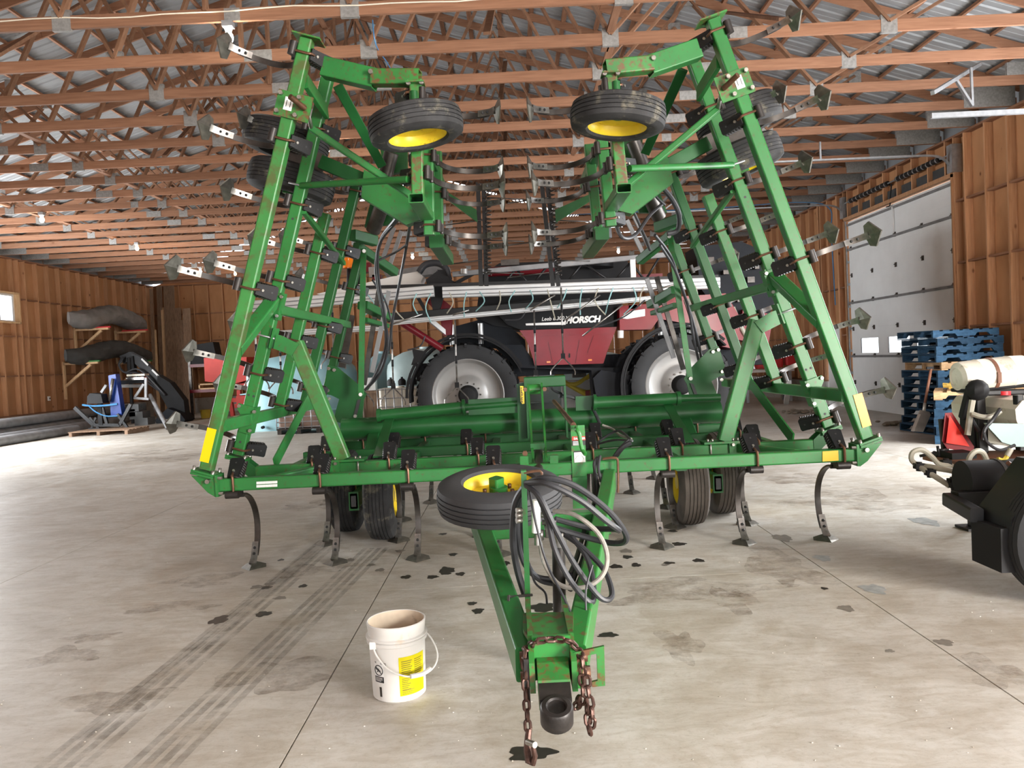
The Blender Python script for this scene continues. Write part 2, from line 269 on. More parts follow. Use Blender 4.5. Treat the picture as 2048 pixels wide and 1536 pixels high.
# concrete floor: blotchy grey-beige with dusty patches
def concrete(name):
    m, t, b, N, L = nt(name); tc = N.new('ShaderNodeTexCoord'); ge = N.new('ShaderNodeNewGeometry')
    def noise(sc, det=6, rough=0.6, vec=None, dist=0.0):
        n = N.new('ShaderNodeTexNoise'); n.inputs['Scale'].default_value = sc; n.inputs['Detail'].default_value = det; n.inputs['Roughness'].default_value = rough; n.inputs['Distortion'].default_value = dist
        L.new(vec if vec else ge.outputs['Position'], n.inputs['Vector']); return n
    a = noise(0.45, 6, 0.62, None, 0.8); r1 = ramp(N, [(0.34, (0.48, 0.445, 0.395)), (0.5, (0.59, 0.56, 0.51)), (0.68, (0.68, 0.66, 0.62))]); L.new(a.outputs['Fac'], r1.inputs['Fac'])
    bb = noise(1.7, 7, 0.7, None, 1.2); r2 = ramp(N, [(0.36, (0.78, 0.73, 0.66)), (0.58, (1, 1, 1))]); L.new(bb.outputs['Fac'], r2.inputs['Fac'])
    mx = N.new('ShaderNodeMixRGB'); mx.blend_type = 'MULTIPLY'; mx.inputs['Fac'].default_value = 0.75; L.new(r1.outputs['Color'], mx.inputs['Color1']); L.new(r2.outputs['Color'], mx.inputs['Color2'])
    mp = N.new('ShaderNodeMapping'); mp.inputs['Scale'].default_value = (3.0, 9.0, 1); mp.inputs['Rotation'].default_value = (0, 0, 0.12); L.new(ge.outputs['Position'], mp.inputs['Vector'])
    c = noise(1.3, 8, 0.75, mp.outputs[0], 0.7); r3 = ramp(N, [(0.40, (0.80, 0.76, 0.70)), (0.55, (1, 1, 1)), (0.75, (1.08, 1.06, 1.04))]); L.new(c.outputs['Fac'], r3.inputs['Fac'])
    mx2 = N.new('ShaderNodeMixRGB'); mx2.blend_type = 'MULTIPLY'; mx2.inputs['Fac'].default_value = 0.7; L.new(mx.outputs['Color'], mx2.inputs['Color1']); L.new(r3.outputs['Color'], mx2.inputs['Color2'])
    d = noise(30, 5, 0.85); r4 = ramp(N, [(0.30, (0.78, 0.75, 0.70)), (0.48, (1, 1, 1)), (0.70, (1.0, 1.0, 1.0)), (0.78, (1.3, 1.28, 1.25))]); L.new(d.outputs['Fac'], r4.inputs['Fac'])
    mx3 = N.new('ShaderNodeMixRGB'); mx3.blend_type = 'MULTIPLY'; mx3.inputs['Fac'].default_value = 0.8; L.new(mx2.outputs['Color'], mx3.inputs['Color1']); L.new(r4.outputs['Color'], mx3.inputs['Color2'])
    L.new(mx3.outputs['Color'], b.inputs['Base Color'])
    rr = ramp(N, [(0.3, (0.42, 0.42, 0.42)), (0.7, (0.62, 0.62, 0.62))]); L.new(bb.outputs['Fac'], rr.inputs['Fac']); L.new(rr.outputs['Color'], b.inputs['Roughness']); b.inputs['Specular IOR Level'].default_value = 0.45
    bp = N.new('ShaderNodeBump'); bp.inputs['Strength'].default_value = 0.08; bp.inputs['Distance'].default_value = 0.01; L.new(d.outputs['Fac'], bp.inputs['Height']); L.new(bp.outputs['Normal'], b.inputs['Normal'])
concrete('concrete')
# tyre track: dark rubber dust, thinned out by noise so the concrete shows through
m, t, b, N, L = nt('track_dust'); b.inputs['Base Color'].default_value = (0.16, 0.14, 0.12, 1); b.inputs['Roughness'].default_value = 0.7
tc = N.new('ShaderNodeNewGeometry'); nn = N.new('ShaderNodeTexNoise'); nn.inputs['Scale'].default_value = 5; nn.inputs['Detail'].default_value = 8; nn.inputs['Roughness'].default_value = 0.75; L.new(tc.outputs['Position'], nn.inputs['Vector'])
rp = ramp(N, [(0.35, (0.0, 0, 0)), (0.75, (0.45, 0.45, 0.45))]); L.new(nn.outputs['Fac'], rp.inputs['Fac']); L.new(rp.outputs['Color'], b.inputs['Alpha'])
m, t, b, N, L = nt('dirt_film'); b.inputs['Base Color'].default_value = (0.20, 0.135, 0.085, 1); b.inputs['Roughness'].default_value = 0.8
tc = N.new('ShaderNodeNewGeometry'); nn = N.new('ShaderNodeTexNoise'); nn.inputs['Scale'].default_value = 4; nn.inputs['Detail'].default_value = 8; nn.inputs['Roughness'].default_value = 0.8; L.new(tc.outputs['Position'], nn.inputs['Vector'])
rp = ramp(N, [(0.42, (0.0, 0, 0)), (0.72, (0.5, 0.5, 0.5))]); L.new(nn.outputs['Fac'], rp.inputs['Fac']); L.new(rp.outputs['Color'], b.inputs['Alpha'])
# ================= THE SHED =================
XL, XR, YB, YF, HC = -14.9, 8.45, 32.6, -9.0, 5.40     # inner wall planes and truss height
XM = -3.1; SPAN = 11.6; PIT = 0.315
def roofz(x): return HC + 0.42 + (SPAN - abs(x - XM)) * PIT
# ---- floor: separate slabs with saw-cut joints
floor = MB().box(((XL + XR) / 2, (YB + YF) / 2, -0.20), (XR - XL + .8, YB - YF + .8, 0.14)).build('floor', 'joint_dark'); tag(floor, kind='structure')
gx = [XL - .4] + [-1.03 + 3.22 * k for k in range(-4, 4) if XL < -1.03 + 3.22 * k < XR] + [XR + .4]; gy = [YF - .4] + [5.53 + 3.13 * k for k in range(-4, 9) if YF < 5.53 + 3.13 * k < YB] + [YB + .4]
for i in range(len(gx) - 1):
    for j in range(len(gy) - 1):
        x0, x1, y0, y1 = gx[i] + .004, gx[i + 1] - .004, gy[j] + .002, gy[j + 1] - .002
        MB().box(((x0 + x1) / 2, (y0 + y1) / 2, -0.065), (x1 - x0, y1 - y0, 0.13)).build('slab', 'concrete', floor)
# stains and dark patches on the slabs
SB = 0
def blob(u, v, ru, rv, mat_, name='stain', seed=0, irr=.25, n=56, z=None):
    global SB; SB += 1
    rr = random.Random(seed or SB * 13); ph = [rr.uniform(0, 6.28) for _ in range(5)]
    c = fl(u, v); ax = (fl(u + ru, v) - c).length; ay = (fl(u, v + rv) - fl(u, v - rv)).length / 2; pts = []
    for k in range(n):
        a = 2 * math.pi * k / n; q = 1 + irr * (.5 * math.sin(3 * a + ph[0]) + .35 * math.sin(5 * a + ph[1]) + .3 * math.sin(8 * a + ph[2]))
        pts.append((c.x + ax * q * math.cos(a), c.y + ay * q * math.sin(a), (z or 0.0008) + SB * 1e-5))
    MB().poly(pts).build(name, mat_, floor)
for u, v, a, b_ in [(893, 1141, 15, 7), (812, 1154, 10, 3.5), (865, 1154, 11, 3.5), (906, 1109, 8, 3), (895, 1147, 7, 2.5), (921, 1148, 9, 3.5), (944, 1207, 9, 3.5), (956, 1222, 11, 5.5), (1062, 1506, 46, 15), (1216, 1270, 20, 5), (1085, 1215, 26, 9), (1232, 1133, 13, 4), (1255, 1114, 10, 3.5), (1272, 1130, 9, 4), (1397, 1121, 12, 3.5), (1338, 1126, 12, 2.5), (1358, 1088, 14, 3.5), (1649, 1177, 7, 2.5), (606, 1172, 8, 3), (533, 1175, 10, 3), (527, 1228, 15, 5), (438, 1240, 16, 8), (562, 1120, 6, 2), (1345, 1062, 9, 2.5), (930, 1020, 9, 2.5), (1010, 1127, 9, 5), (886, 1068, 8, 2)]: blob(u, v, a, b_, 'oil', 'oil_spot')  # oily spots; the widest one, under the chain hook, is just a dark patch
for u, v, a, b_ in [(540, 1168, 10, 3), (514, 1174, 12, 3.5), (1252, 1102, 12, 4), (1330, 1130, 8, 2), (960, 1060, 9, 2.5), (760, 1140, 9, 3), (742, 1130, 8, 2.5), (1692, 1217, 15, 6), (1888, 1285, 18, 6), (1780, 1302, 9, 3), (1240, 1080, 9, 3), (560, 1196, 12, 3), (800, 1102, 9, 2.5), (700, 1120, 8, 3)]: blob(u, v, a, b_, 'oil_faint', 'faint_spot')
blob(1747, 1178, 24, 9, 'grey_stain'); blob(1645, 1116, 16, 6, 'grey_stain'); blob(1850, 1043, 24, 8, 'grey_stain'); blob(1565, 1076, 18, 7, 'oil_faint')
for u, v, a, b_, in [(345, 915, 60, 6), (640, 1010, 60, 9), (690, 1002, 45, 6), (345, 1215, 75, 9), (130, 1312, 60, 14), (180, 1275, 45, 7), (1900, 985, 70, 16), (1560, 1130, 60, 40), (1700, 1000, 110, 22), (1990, 1345, 60, 30), (1600, 960, 60, 12), (1470, 1200, 40, 25), (1360, 1290, 40, 30), (300, 905, 40, 4), (620, 1140, 60, 10), (410, 1160, 60, 12), (240, 1400, 90, 22), (1380, 1180, 160, 22), (560, 1350, 100, 30)]: blob(u, v, a, b_, 'dirt_film', 'dirt_patch', irr=.45)
# tyre tracks left by the transport wheels: bundles of narrow tread lines
def track(p, q, lanes, w):
    a, b_ = fl(*p), fl(*q); d = (b_ - a).normalized(); n = Vector((-d.y, d.x, 0)); mb = MB()
    for k in range(lanes):
        o = n * ((k - (lanes - 1) / 2) * w * 1.65)
        P = [a + o - n * w / 2, b_ + o - n * w / 2, b_ + o + n * w / 2, a + o + n * w / 2]
        mb.poly([Vector((c.x, c.y, 0.0006)) for c in P])
    mb.build('tyre_track', 'track_dust', floor)
track((662, 1080), (120, 1536), 4, .04); track((752, 1096), (300, 1536), 4, .04); track((640, 1092), (180, 1480), 2, .05)
# loose litter on the floor
deb = MB()
for k in range(260):
    u, v = R.uniform(0, 2000), R.uniform(1020, 1530) if R.random() < .8 else R.uniform(900, 1020)
    c = fl(u, v); s_ = R.uniform(.002, .0055); deb.ball((c.x, c.y, s_ * .3), s_, 6, (1, R.uniform(.5, 1), .5))
tag(deb.build('floor_litter', 'concrete', floor), kind='stuff')
# ---- stud walls
def stud_wall(name, side, a0, a1, holes, studs_at=None):
    # side: 'L' / 'R' (plane X) or 'B' (plane Y). holes: list of (a0,a1,z0,z1). All pieces children of the wall.
    def P(a, d, z):   # a along wall, d into the room from the sheathing, z up
        return Vector((XL - .14 + d, a, z)) if side == 'L' else Vector((XR + .14 - d, a, z)) if side == 'R' else Vector((a, YB + .14 - d, z))
    top = HC + (0.0 if side != 'B' else 0.02)
    base = MB()
    def slab(x0, x1, z0, z1, d0, d1):
        p, q = P(x0, d0, z0), P(x1, d1, z1); c = (p + q) / 2; s_ = q - p; return c, (abs(s_.x), abs(s_.y), abs(s_.z))
    def hole_at(a, z0, z1):
        return [h for h in holes if h[0] - .02 < a < h[1] + .02 and h[2] < z1 - .02 and h[3] > z0 + .02]
    # concrete stem wall
    segs = [(a0, a1)]
    for h in holes:
        if h[2] < .6: segs = [s for x0, x1 in segs for s in ((x0, min(x1, h[0])), (max(x0, h[1]), x1)) if s[1] - s[0] > .01]
    for x0, x1 in segs: base.box(*slab(x0, x1, 0, .62, -.08, .16))
    root = base.build(name, 'concrete_wall'); tag(root, kind='structure')
    # plywood sheets 1.22 wide, between girt heights, split around openings
    zs = [.62, 1.83, 3.05, 4.18, top]
    x = a0
    while x < a1 - .01:
        x2 = min(x + 1.22, a1)
        for k in range(4):
            z0, z1 = zs[k] + .002, zs[k + 1] - .002
            hs = [h for h in holes if h[0] < x2 - .01 and h[1] > x + .01 and h[2] < z1 - .01 and h[3] > z0 + .01]
            rects = [(x + .002, x2 - .002, z0, z1)]
            for h in hs:
                nr = []
                for r0, r1, q0, q1 in rects:
                    if h[0] >= r1 or h[1] <= r0 or h[2] >= q1 or h[3] <= q0: nr.append((r0, r1, q0, q1)); continue
                    if h[0] > r0: nr.append((r0, h[0], q0, q1))
                    if h[1] < r1: nr.append((h[1], r1, q0, q1))
                    m0, m1 = max(r0, h[0]), min(r1, h[1])
                    if h[2] > q0: nr.append((m0, m1, q0, h[2]))
                    if h[3] < q1: nr.append((m0, m1, h[3], q1))
                rects = nr
            for r0, r1, q0, q1 in rects:
                if r1 - r0 > .02 and q1 - q0 > .02: MB().box(*slab(r0, r1, q0, q1, -.012, .0)).build('sheathing_panel', 'plywood', root)
        x = x2
    # studs
    n = int((a1 - a0) / .61); ax = [a0 + .02 + .61 * k for k in range(n + 1)]
    ax += [h[0] - .02 for h in holes] + [h[1] + .02 for h in holes]
    for a in sorted(ax):
        spans = [(.62, top - .04)]
        for h in holes:
            if h[0] < a < h[1]: spans = [s for z0, z1 in spans for s in ((z0, min(z1, h[2])), (max(z0, h[3]), z1)) if s[1] - s[0] > .05]
        for z0, z1 in spans: MB().box(*slab(a - .019, a + .019, z0, z1, .0, .14)).build('stud', 'wood_z', root)
    # girts (nailed between the studs, set back a little) and plates
    gm = 'wood_y' if side != 'B' else 'wood_x'
    for z in (1.83, 3.03, 4.18):
        segs = [(a0, a1)]
        for h in holes:
            if h[2] < z < h[3]: segs = [s for x0, x1 in segs for s in ((x0, min(x1, h[0])), (max(x0, h[1]), x1)) if s[1] - s[0] > .01]
        for x0, x1 in segs:
            m = max(1, int((x1 - x0) / 3.6))
            for k in range(m): MB().box(*slab(x0 + (x1 - x0) * k / m + .003, x0 + (x1 - x0) * (k + 1) / m - .003, z - .019, z + .019, .0, .125)).build('girt', gm, root)
    for z0, z1 in ((top - .04, top),):
        m = max(1, int((a1 - a0) / 4.8))
        for k in range(m): MB().box(*slab(a0 + (a1 - a0) * k / m + .003, a0 + (a1 - a0) * (k + 1) / m - .003, z0, z1, .0, .145)).build('top_plate', gm, root)
    segs = [(a0, a1)]
    for h in holes:
        if h[2] < .6: segs = [s for x0, x1 in segs for s in ((x0, min(x1, h[0])), (max(x0, h[1]), x1)) if s[1] - s[0] > .01]
    for x0, x1 in segs: MB().box(*slab(x0, x1, .62, .66, .0, .15)).build('sill_plate', gm, root)
    return root, P, slab
wl, PL, slabL = stud_wall('wall_left', 'L', YF, YB + .2, [(14.2, 20.6, 0, 4.4), (22.15, 23.62, 3.42, 4.36)])
wr, PR, slabR = stud_wall('wall_right', 'R', YF, YB + .2, [(-6.5, -1.5, 0, 4.6), (6.4, 10.8, 0, 4.6), (14.55, 19.3, 0, 4.68), (19.75, 20.75, 0, 2.12)])
wb, PB, slabB = stud_wall('wall_back', 'B', XL - .2, XR + .2, [])
wf = MB().box(((XL + -3.4) / 2, YF - .1, HC / 2), (-3.4 - XL, .14, HC)).box(((6.4 + XR) / 2, YF - .1, HC / 2), (XR - 6.4, .14, HC)).box((1.5, YF - .1, (4.8 + HC) / 2), (9.8, .14, HC - 4.8)).build('wall_front', 'plywood'); tag(wf, kind='structure')
# gable of the back wall
MB().prism([(XM - SPAN - .3, YB + .2, HC), (XM + SPAN + .3, YB + .2, HC), (XM, YB + .2, roofz(XM) + .05)], (0, 1, 0), .04).build('gable_sheathing', 'plywood', wb)
MB().prism([(XM - SPAN - .3, YF - .1, HC), (XM + SPAN + .3, YF - .1, HC), (XM, YF - .1, roofz(XM) + .05)], (0, 1, 0), .04).build('gable_sheathing', 'plywood', wf)
# ---- window in the left wall
win = MB(); f0, f1, z0, z1 = 22.15, 23.62, 3.42, 4.36
for a, b_, c, d in ((f0, f1, z0, z0 + .045), (f0, f1, z1 - .045, z1), (f0, f0 + .045, z0, z1), (f1 - .045, f1, z0, z1)): win.box(*slabL(a, b_, c, d, -.05, .15))
win = win.build('window_1', 'wood_pale'); tag(win, kind='structure')
wfm = MB()
for a, b_, c, d in ((f0 + .045, f1 - .045, z0 + .045, z0 + .10), (f0 + .045, f1 - .045, z1 - .10, z1 - .045), (f0 + .045, f0 + .1, z0, z1), (f1 - .1, f1 - .045, z0 + .1, z1 - .1), ((f0 + f1) / 2 - .02, (f0 + f1) / 2 + .02, z0 + .1, z1 - .1)): wfm.box(*slabL(a, b_, c, d, -.06, -.01))
wfm.build('sash', 'white_paint', win); MB().box(*slabL(f0 + .1, f1 - .1, z0 + .1, z1 - .1, -.04, -.036)).build('pane', 'pane', win)
# ---- overhead door in the right wall
DY0, DY1 = 14.62, 19.22; DZ = 4.62; nS = 7; sh = DZ / nS
door = MB().box(*slabR(DY0 - .07, DY0 - .03, 0, DZ + .08, -.05, .17)).box(*slabR(DY1 + .03, DY1 + .07, 0, DZ + .08, -.05, .17)).box(*slabR(DY0 - .07, DY1 + .07, DZ + .02, DZ + .10, -.05, .17)).build('door_1', 'wood_z'); tag(door, kind='structure')
winY = [(14.95, 15.75), (16.35, 17.15), (17.32, 17.95) if False else (17.42, 17.92), (18.32, 18.82)]
winY = [(15.0, 15.5), (15.75, 16.2), (16.45, 17.40), (17.85, 18.75)]
for k in range(nS):
    z0 = k * sh; z1 = (k + 1) * sh - .001; mb = MB()
    def pan(y0, y1, q0, q1): mb.box(*slabR(y0, y1, q0, q1, .02, .065))
    if k == 2:
        w0, w1 = 1.32 - .06, 1.32 + .40; w0, w1 = max(z0 + .05, w0), min(z1 - .05, w1 + .0)
        pan(DY0, DY1, z0, w0); pan(DY0, DY1, w1, z1); y = DY0
        for a, b_ in winY: pan(y, a, w0, w1); y = b_
        pan(y, DY1, w0, w1)
    else: pan(DY0, DY1, z0, z1)
    # pressed ribs
    for q in range(1, 9):
        zz = z0 + (z1 - z0) * q / 9
        if k != 2 or not (w0 - .01 < zz < w1 + .01): mb.box(*slabR(DY0 + .01, DY1 - .01, zz - .004, zz + .004, .064, .068))
    sec = mb.build('door_section', 'door_white', door)
    if k == 2:
        for a, b_ in winY: MB().box(*slabR(a, b_, w0, w1, .035, .042)).build('pane', 'pane', sec)
    if k in (1, 3, 5, 6): MB().beam(PR(DY0, .085, z1 - (.03 if k < 6 else .08)), PR(DY1, .085, z1 - (.03 if k < 6 else .08)), .03, .05).build('strut', 'pipe_grey', sec)
    hb = MB()
    for yy in (DY0 + .12, DY0 + 1.2, DY0 + 2.3, DY0 + 3.4, DY1 - .12): hb.box(*slabR(yy - .035, yy + .035, z1 - .06, z1 + .04, .066, .082)); hb.cyl(PR(yy - .04, .09, z1), PR(yy + .04, .09, z1), .012, n=8)
    if k < 6: hb.build('hinge', 'steel_dark', sec)
def trackset(root, y, z_top, xin):
    p = [PR(y, .12, .05), PR(y, .12, z_top - .55), PR(y, .14, z_top - .35), PR(y, .22, z_top - .12), PR(y, .40, z_top), PR(y, .65, z_top + .03), PR(y, xin, z_top + .05)]
    MB().strip(p[:2] + spline(p[1:6], 6)[1:] + [p[6]], (0, 1, 0), .055, .03).build('track', 'galvanized', root)
    mb = MB()
    for k in range(8): mb.box(*slabR(y - .05, y + .05, .3 + k * .55, .36 + k * .55, .0, .12))
    mb.build('track_bracket', 'galvanized', root)
trackset(door, DY0 - .04, DZ + .42, 4.9); trackset(door, DY1 + .04, DZ + .42, 4.9)
MB().box(*slabR(DY0 - .15, DY0 + .02, DZ + .1, DZ + .62, .0, .20)).build('bearing_plate', 'galvanized', door); MB().box(*slabR(DY1 - .02, DY1 + .15, DZ + .1, DZ + .62, .0, .20)).build('bearing_plate', 'galvanized', door)
MB().cyl(PR(DY0, .14, DZ + .46), PR(DY1, .14, DZ + .46), .016).build('torsion_shaft', 'galvanized', door)
for y0, y1 in ((DY0 + .35, DY0 + 2.0), (DY0 + 2.4, DY1 - .3)):
    MB().cyl(PR(y0, .14, DZ + .46), PR(y1, .14, DZ + .46), .055, n=14).build('torsion_spring', 'black_paint', door)
    mb = MB()
    for k in range(10): yy = y0 + .06 + k * (y1 - y0 - .12) / 9; mb.cyl(PR(yy, .14, DZ + .46), PR(yy + .03, .14, DZ + .46), .060, n=14)
    mb.build('spring_coil', 'galvanized', door)
MB().box(*slabR(DY0 + .1, DY1 - .1, DZ + .12, DZ + .32, .02, .05)).build('header_board', 'tarp_dark', door)
for z in (DZ + .47,): MB().beam(PR(DY0 - .04, 4.9, z), PR(DY1 + .04, 4.9, z), .04, .06).build('track_tie', 'galvanized', door)
for y in (DY0 - .04, DY1 + .04):
    MB().beam(PR(y, 2.6, DZ + .47), PR(y, 2.6, HC + .02), .03, .03).build('track_hanger', 'galvanized', door); MB().beam(PR(y, 4.7, DZ + .47), PR(y, 4.2, HC + .02), .03, .03).build('track_hanger', 'galvanized', door)
MB().pipe([PR(16.9, .12, DZ + .42), PR(16.9, .16, DZ + .1), PR(17.0, .12, DZ - .02), PR(17.2, .10, DZ - .02)], .014, 6, 5).build('cable_stop', 'black_matte', door)
MB().beam(PR(16.95, .09, 4.55), PR(16.95, .09, 3.98), .05, .03, (1, 0, 0)).build('operator_bracket', 'door_white', door)
# tracks of the next door towards the camera
tr = MB().beam(at(1862, 232, 10.95), V(XR + .1, 10.95, at(1862, 232, 10.95).z), .05, .07).build('door_track', 'galvanized'); lone(tr, 'horizontal galvanized door track hung under the trusses beside the wall', 'door track')
a = at(1945, 212, 10.95); MB().beam(a, at(1912, 160, 10.95), .03, .05, (0, 1, 0)).build('track_hanger', 'galvanized', tr); MB().beam(a, at(1942, 135, 10.95), .03, .03, (0, 1, 0)).build('track_hanger', 'galvanized', tr)
MB().beam(at(1865, 186, 10.3), at(1960, 128, 11.6), .05, .05).build('hanger_rail', 'galvanized', tr)
# ---- white side door further back in the right wall
d2 = MB().box(*slabR(19.78, 20.72, 0, 2.09, .02, .06)).build('door_2', 'door_white'); tag(d2, kind='structure')
MB().box(*slabR(19.95, 20.55, .95, 1.75, .06, .075)).build('window_frame', 'white_paint', d2); MB().box(*slabR(20.0, 20.5, 1.0, 1.7, .072, .08)).build('pane', 'bulb_pane' if 'bulb_pane' in M_ else 'sticker', d2); MB().ball(PR(19.86, .10, 1.0), .03).build('door_knob', 'galvanized', d2)
# ---- roof: metal sheets, purlins
roof = MB().box((XM, (YB + YF) / 2, roofz(XM) + .10), (.3, YB - YF + .6, .03)).build('ceiling', 'roof_metal'); tag(roof, kind='structure')
for sgn in (-1, 1):
    x0, x1 = XM, XM + sgn * (SPAN + .5)
    y = YF - .2
    while y < YB:
        y2 = min(y + .91, YB + .3); mb = MB(); prof = []
        for r_ in range(3):
            b_ = y + r_ * .3033; prof += [(b_, 0), (b_ + .02, .022), (b_ + .05, .022), (b_ + .07, 0), (b_ + .17, 0), (b_ + .18, .006), (b_ + .20, .006), (b_ + .21, 0)]
        prof.append((y2, 0)); vs = [(x, yy, roofz(x) + .055 + dz) for x in (x0, x1) for yy, dz in prof]; n = len(prof)
        mb.add(vs, [(i, i + 1, n + i + 1, n + i) for i in range(n - 1)]); mb.build('roof_sheet', 'roof_metal', roof); y = y2
    for k in range(20):
        x = XM + sgn * (.12 + k * .615)
        if y > 0:
            L3 = (YB - YF) / 4
            for q in range(4): MB().beam((x, YF + q * L3 + .004, roofz(x) + .02), (x, YF + (q + 1) * L3 - .004, roofz(x) + .02), .09, .04, (-sgn * PIT, 0, 1)).build('purlin', 'wood_y', roof)
# eaves boards closing the gap between wall and roof
for x in (XL - .17, XR + .17):
    for q in range(8): y0 = YF + (YB - YF + .3) * q / 8; MB().box((x, y0 + 2.6, HC + .22), (.03, 5.24, .56)).build('eaves_board', 'roof_metal', roof)
# ---- trusses
BOT = [-7.9, -4.5, -1.55, 1.55, 4.5, 7.9]; TOP = [-9.5, -6.3, -3.05, 0, 3.05, 6.3, 9.5]
def chord_mesh(name, x0, x1, z0, z1, w, h, m_): return MB().beam((x0, 0, z0), (x1, 0, z1), w, h, (0, 0, 1)).mesh(name, m_)
TM = {}
TM['bottom_chord'] = [chord_mesh('bottom_chord', a, b_, HC + .07, HC + .07, .038, .14, 'wood_x') for a, b_ in ((XL - .1, -8.3), (-8.297, .2 - 3.1), (.203 - 3.1, 2.9), (2.903, XR + .1))]
rz = lambda d: roofz(XM + d) - .07
TM['top_chord'] = [chord_mesh('top_chord', XM + a, XM + b_, rz(a), rz(b_), .038, .14, 'wood_x') for a, b_ in ((-SPAN - .4, -5.0), (-4.997, 0), (0.0, 4.997), (5.0, SPAN + .4))]
web = []
for d, u in ((1.55, 0), (1.55, 3.05), (4.5, 3.05), (4.5, 6.3), (7.9, 6.3), (7.9, 9.5)):
    for s_ in (-1, 1): web.append((s_ * d, s_ * u))
TM['web'] = [MB().beam((XM + d, 0, HC + .12), (XM + u, 0, rz(u) - .02), .038, .09, (0, 1, 0)).mesh('web', 'wood_web') for d, u in web]
TM['web'].append(MB().beam((XM, 0, HC + .12), (XM, 0, rz(0)), .038, .09, (0, 1, 0)).mesh('web', 'wood_web'))
gp = []
for d in BOT: gp.append(MB().box((XM + d, 0, HC + .09), (.20, .046, .22)).mesh('gusset_plate', 'gusset'))
for x in (-8.3, -2.9, 2.9): gp.append(MB().box((x, 0, HC + .07), (.34, .046, .135)).mesh('gusset_plate', 'gusset'))
for d in TOP: gp.append(MB().box((XM + d, 0, rz(d) - .03), (.22, .046, .20)).mesh('gusset_plate', 'gusset'))
for x, s_ in ((XL + .35, 1), (XR - .35, -1)): gp.append(MB().box((x, 0, HC + .17), (.85, .046, .32)).mesh('gusset_plate', 'gusset'))
TM['gusset_plate'] = gp
TY = [8.42 + 1.112 * k for k in range(-3, 22)]
for i, y in enumerate(TY):
    lab = 'wooden roof truss with metal plates, %s in view counted from the camera' % ordinal(i - 3) if i >= 3 else '%s wooden roof truss before those in view, just above the camera' % ordinal(2 - i)
    t = thing('roof_truss', lab, 'roof truss', (XM, y, HC), 'roof trusses')
    for nm, ms in TM.items():
        for q, me in enumerate(ms):
            jx = 0.0
            o = bpy.data.objects.new(nm, me); C.objects.link(o); o.parent = t; o.location = (-XM, R.uniform(-.004, .004), -HC)
# braces running across the trusses
for x, z in ((XM - 4.5, HC + .16), (XM + 4.5, HC + .16), (XM, HC + 2.3), (XM - 7.9, HC + .16)):
    for q in range(6):
        y0 = 5.2 + q * 4.6; MB().beam((x + .07 * (q % 2), y0, z), (x + .07 * (q % 2), min(y0 + 4.9, YB), z), .09, .038).build('runner', 'wood_y', roof)
for k in range(5):
    y0 = 9.5 + k * 4.6
    for x in (XM - 3, XM + 3, XM + 6.6):
        MB().beam((x, y0, HC + .2), (x + .3, y0 + 3.3, rz(x - XM) - .2), .09, .038).build('diagonal_brace', 'wood_web', roof)
# ---- bare bulbs under the trusses
BUL = [(455, 62, 8.42, 0, 'nearest bare light bulb with a cable along its truss'), (652, 293, 12.87, 0, 'bare light bulb half hidden behind the folded wing rail'), (82, 437, 17.3, 0, 'bare white light bulb at the far side near the left wall window'), (273, 495, 21.8, 1, 'warm orange glowing light bulb above the tarp shelves'), (400, 540, 27.1, 0, 'bare light bulb seen beside the wing shovels in the far left'), (470, 551, 28.9, 1, 'warm light bulb partly covered by the folded wing'), (825, 517, 26.4, 0, 'bare light bulb above the white tank behind the boom'), (1237, 500, 27.1, 0, 'bare light bulb above the dark spray tank'), (240, 90, 3.9, 0, '')]
for u, v, Y, warm, lab in BUL[:8]:
    Y = min(TY, key=lambda q: abs(q - Y)); p = at(u, v, Y - .03); top = HC
    t = thing('light_bulb', lab, 'light bulb', (p.x, Y, top), 'bare bulbs on the trusses')
    MB().box((p.x, Y, top - .03), (.11, .10, .06)).build('junction_box', 'galvanized', t)
    MB().cyl((p.x, Y, top - .06), (p.x, Y, top - .11), .05, .03, 12).build('socket', 'white_paint', t)
    MB().ball((p.x, Y, top - .165), .048, 12, (1, 1, 1.35)).build('glass_bulb', 'bulb_warm' if warm else 'bulb_white', t)
    l = bpy.data.lights.new('bulb_light', 'POINT'); l.energy = 20 if not warm else 16; l.color = (1, .9, .74) if not warm else (1, .55, .2); l.shadow_soft_size = .05
    lo = bpy.data.objects.new('bulb_light', l); C.objects.link(lo); lo.location = (p.x, Y - .02, top - .24)
# cable stapled along the first truss, blue air line
mb = MB(); Y = TY[3] - .03; z0 = HC + .105
mb.pipe([(x, Y, z0 + .012 * math.sin(x * 2.1) + .01 * math.sin(x * 5)) for x in [XL + .5 + .35 * k for k in range(60)]], .0075, 6)
lone(mb.build('lighting_cable', 'cable_cream'), 'thin cream cable stapled along the nearest truss chord', 'cable')
lone(MB().pipe([at(745, 40, 9.3), at(752, 90, 9.35), at(777, 130, 10.4), at(800, 175, 12)], .008, 6, 6).build('air_line', 'blue_hose'), 'thin blue air line hanging between the trusses', 'air line')
lone(MB().pipe([at(900, 433, 21), at(1100, 430, 21), at(1400, 418, 20), at(1590, 405, 20), V(8.3, 19.8, 5.1), V(8.3, 19.7, 4.4), V(8.3, 19.6, 2.6)], .014, 6, 6).build('air_line', 'blue_hose'), 'blue air line strung along the ceiling to the white door', 'air line')
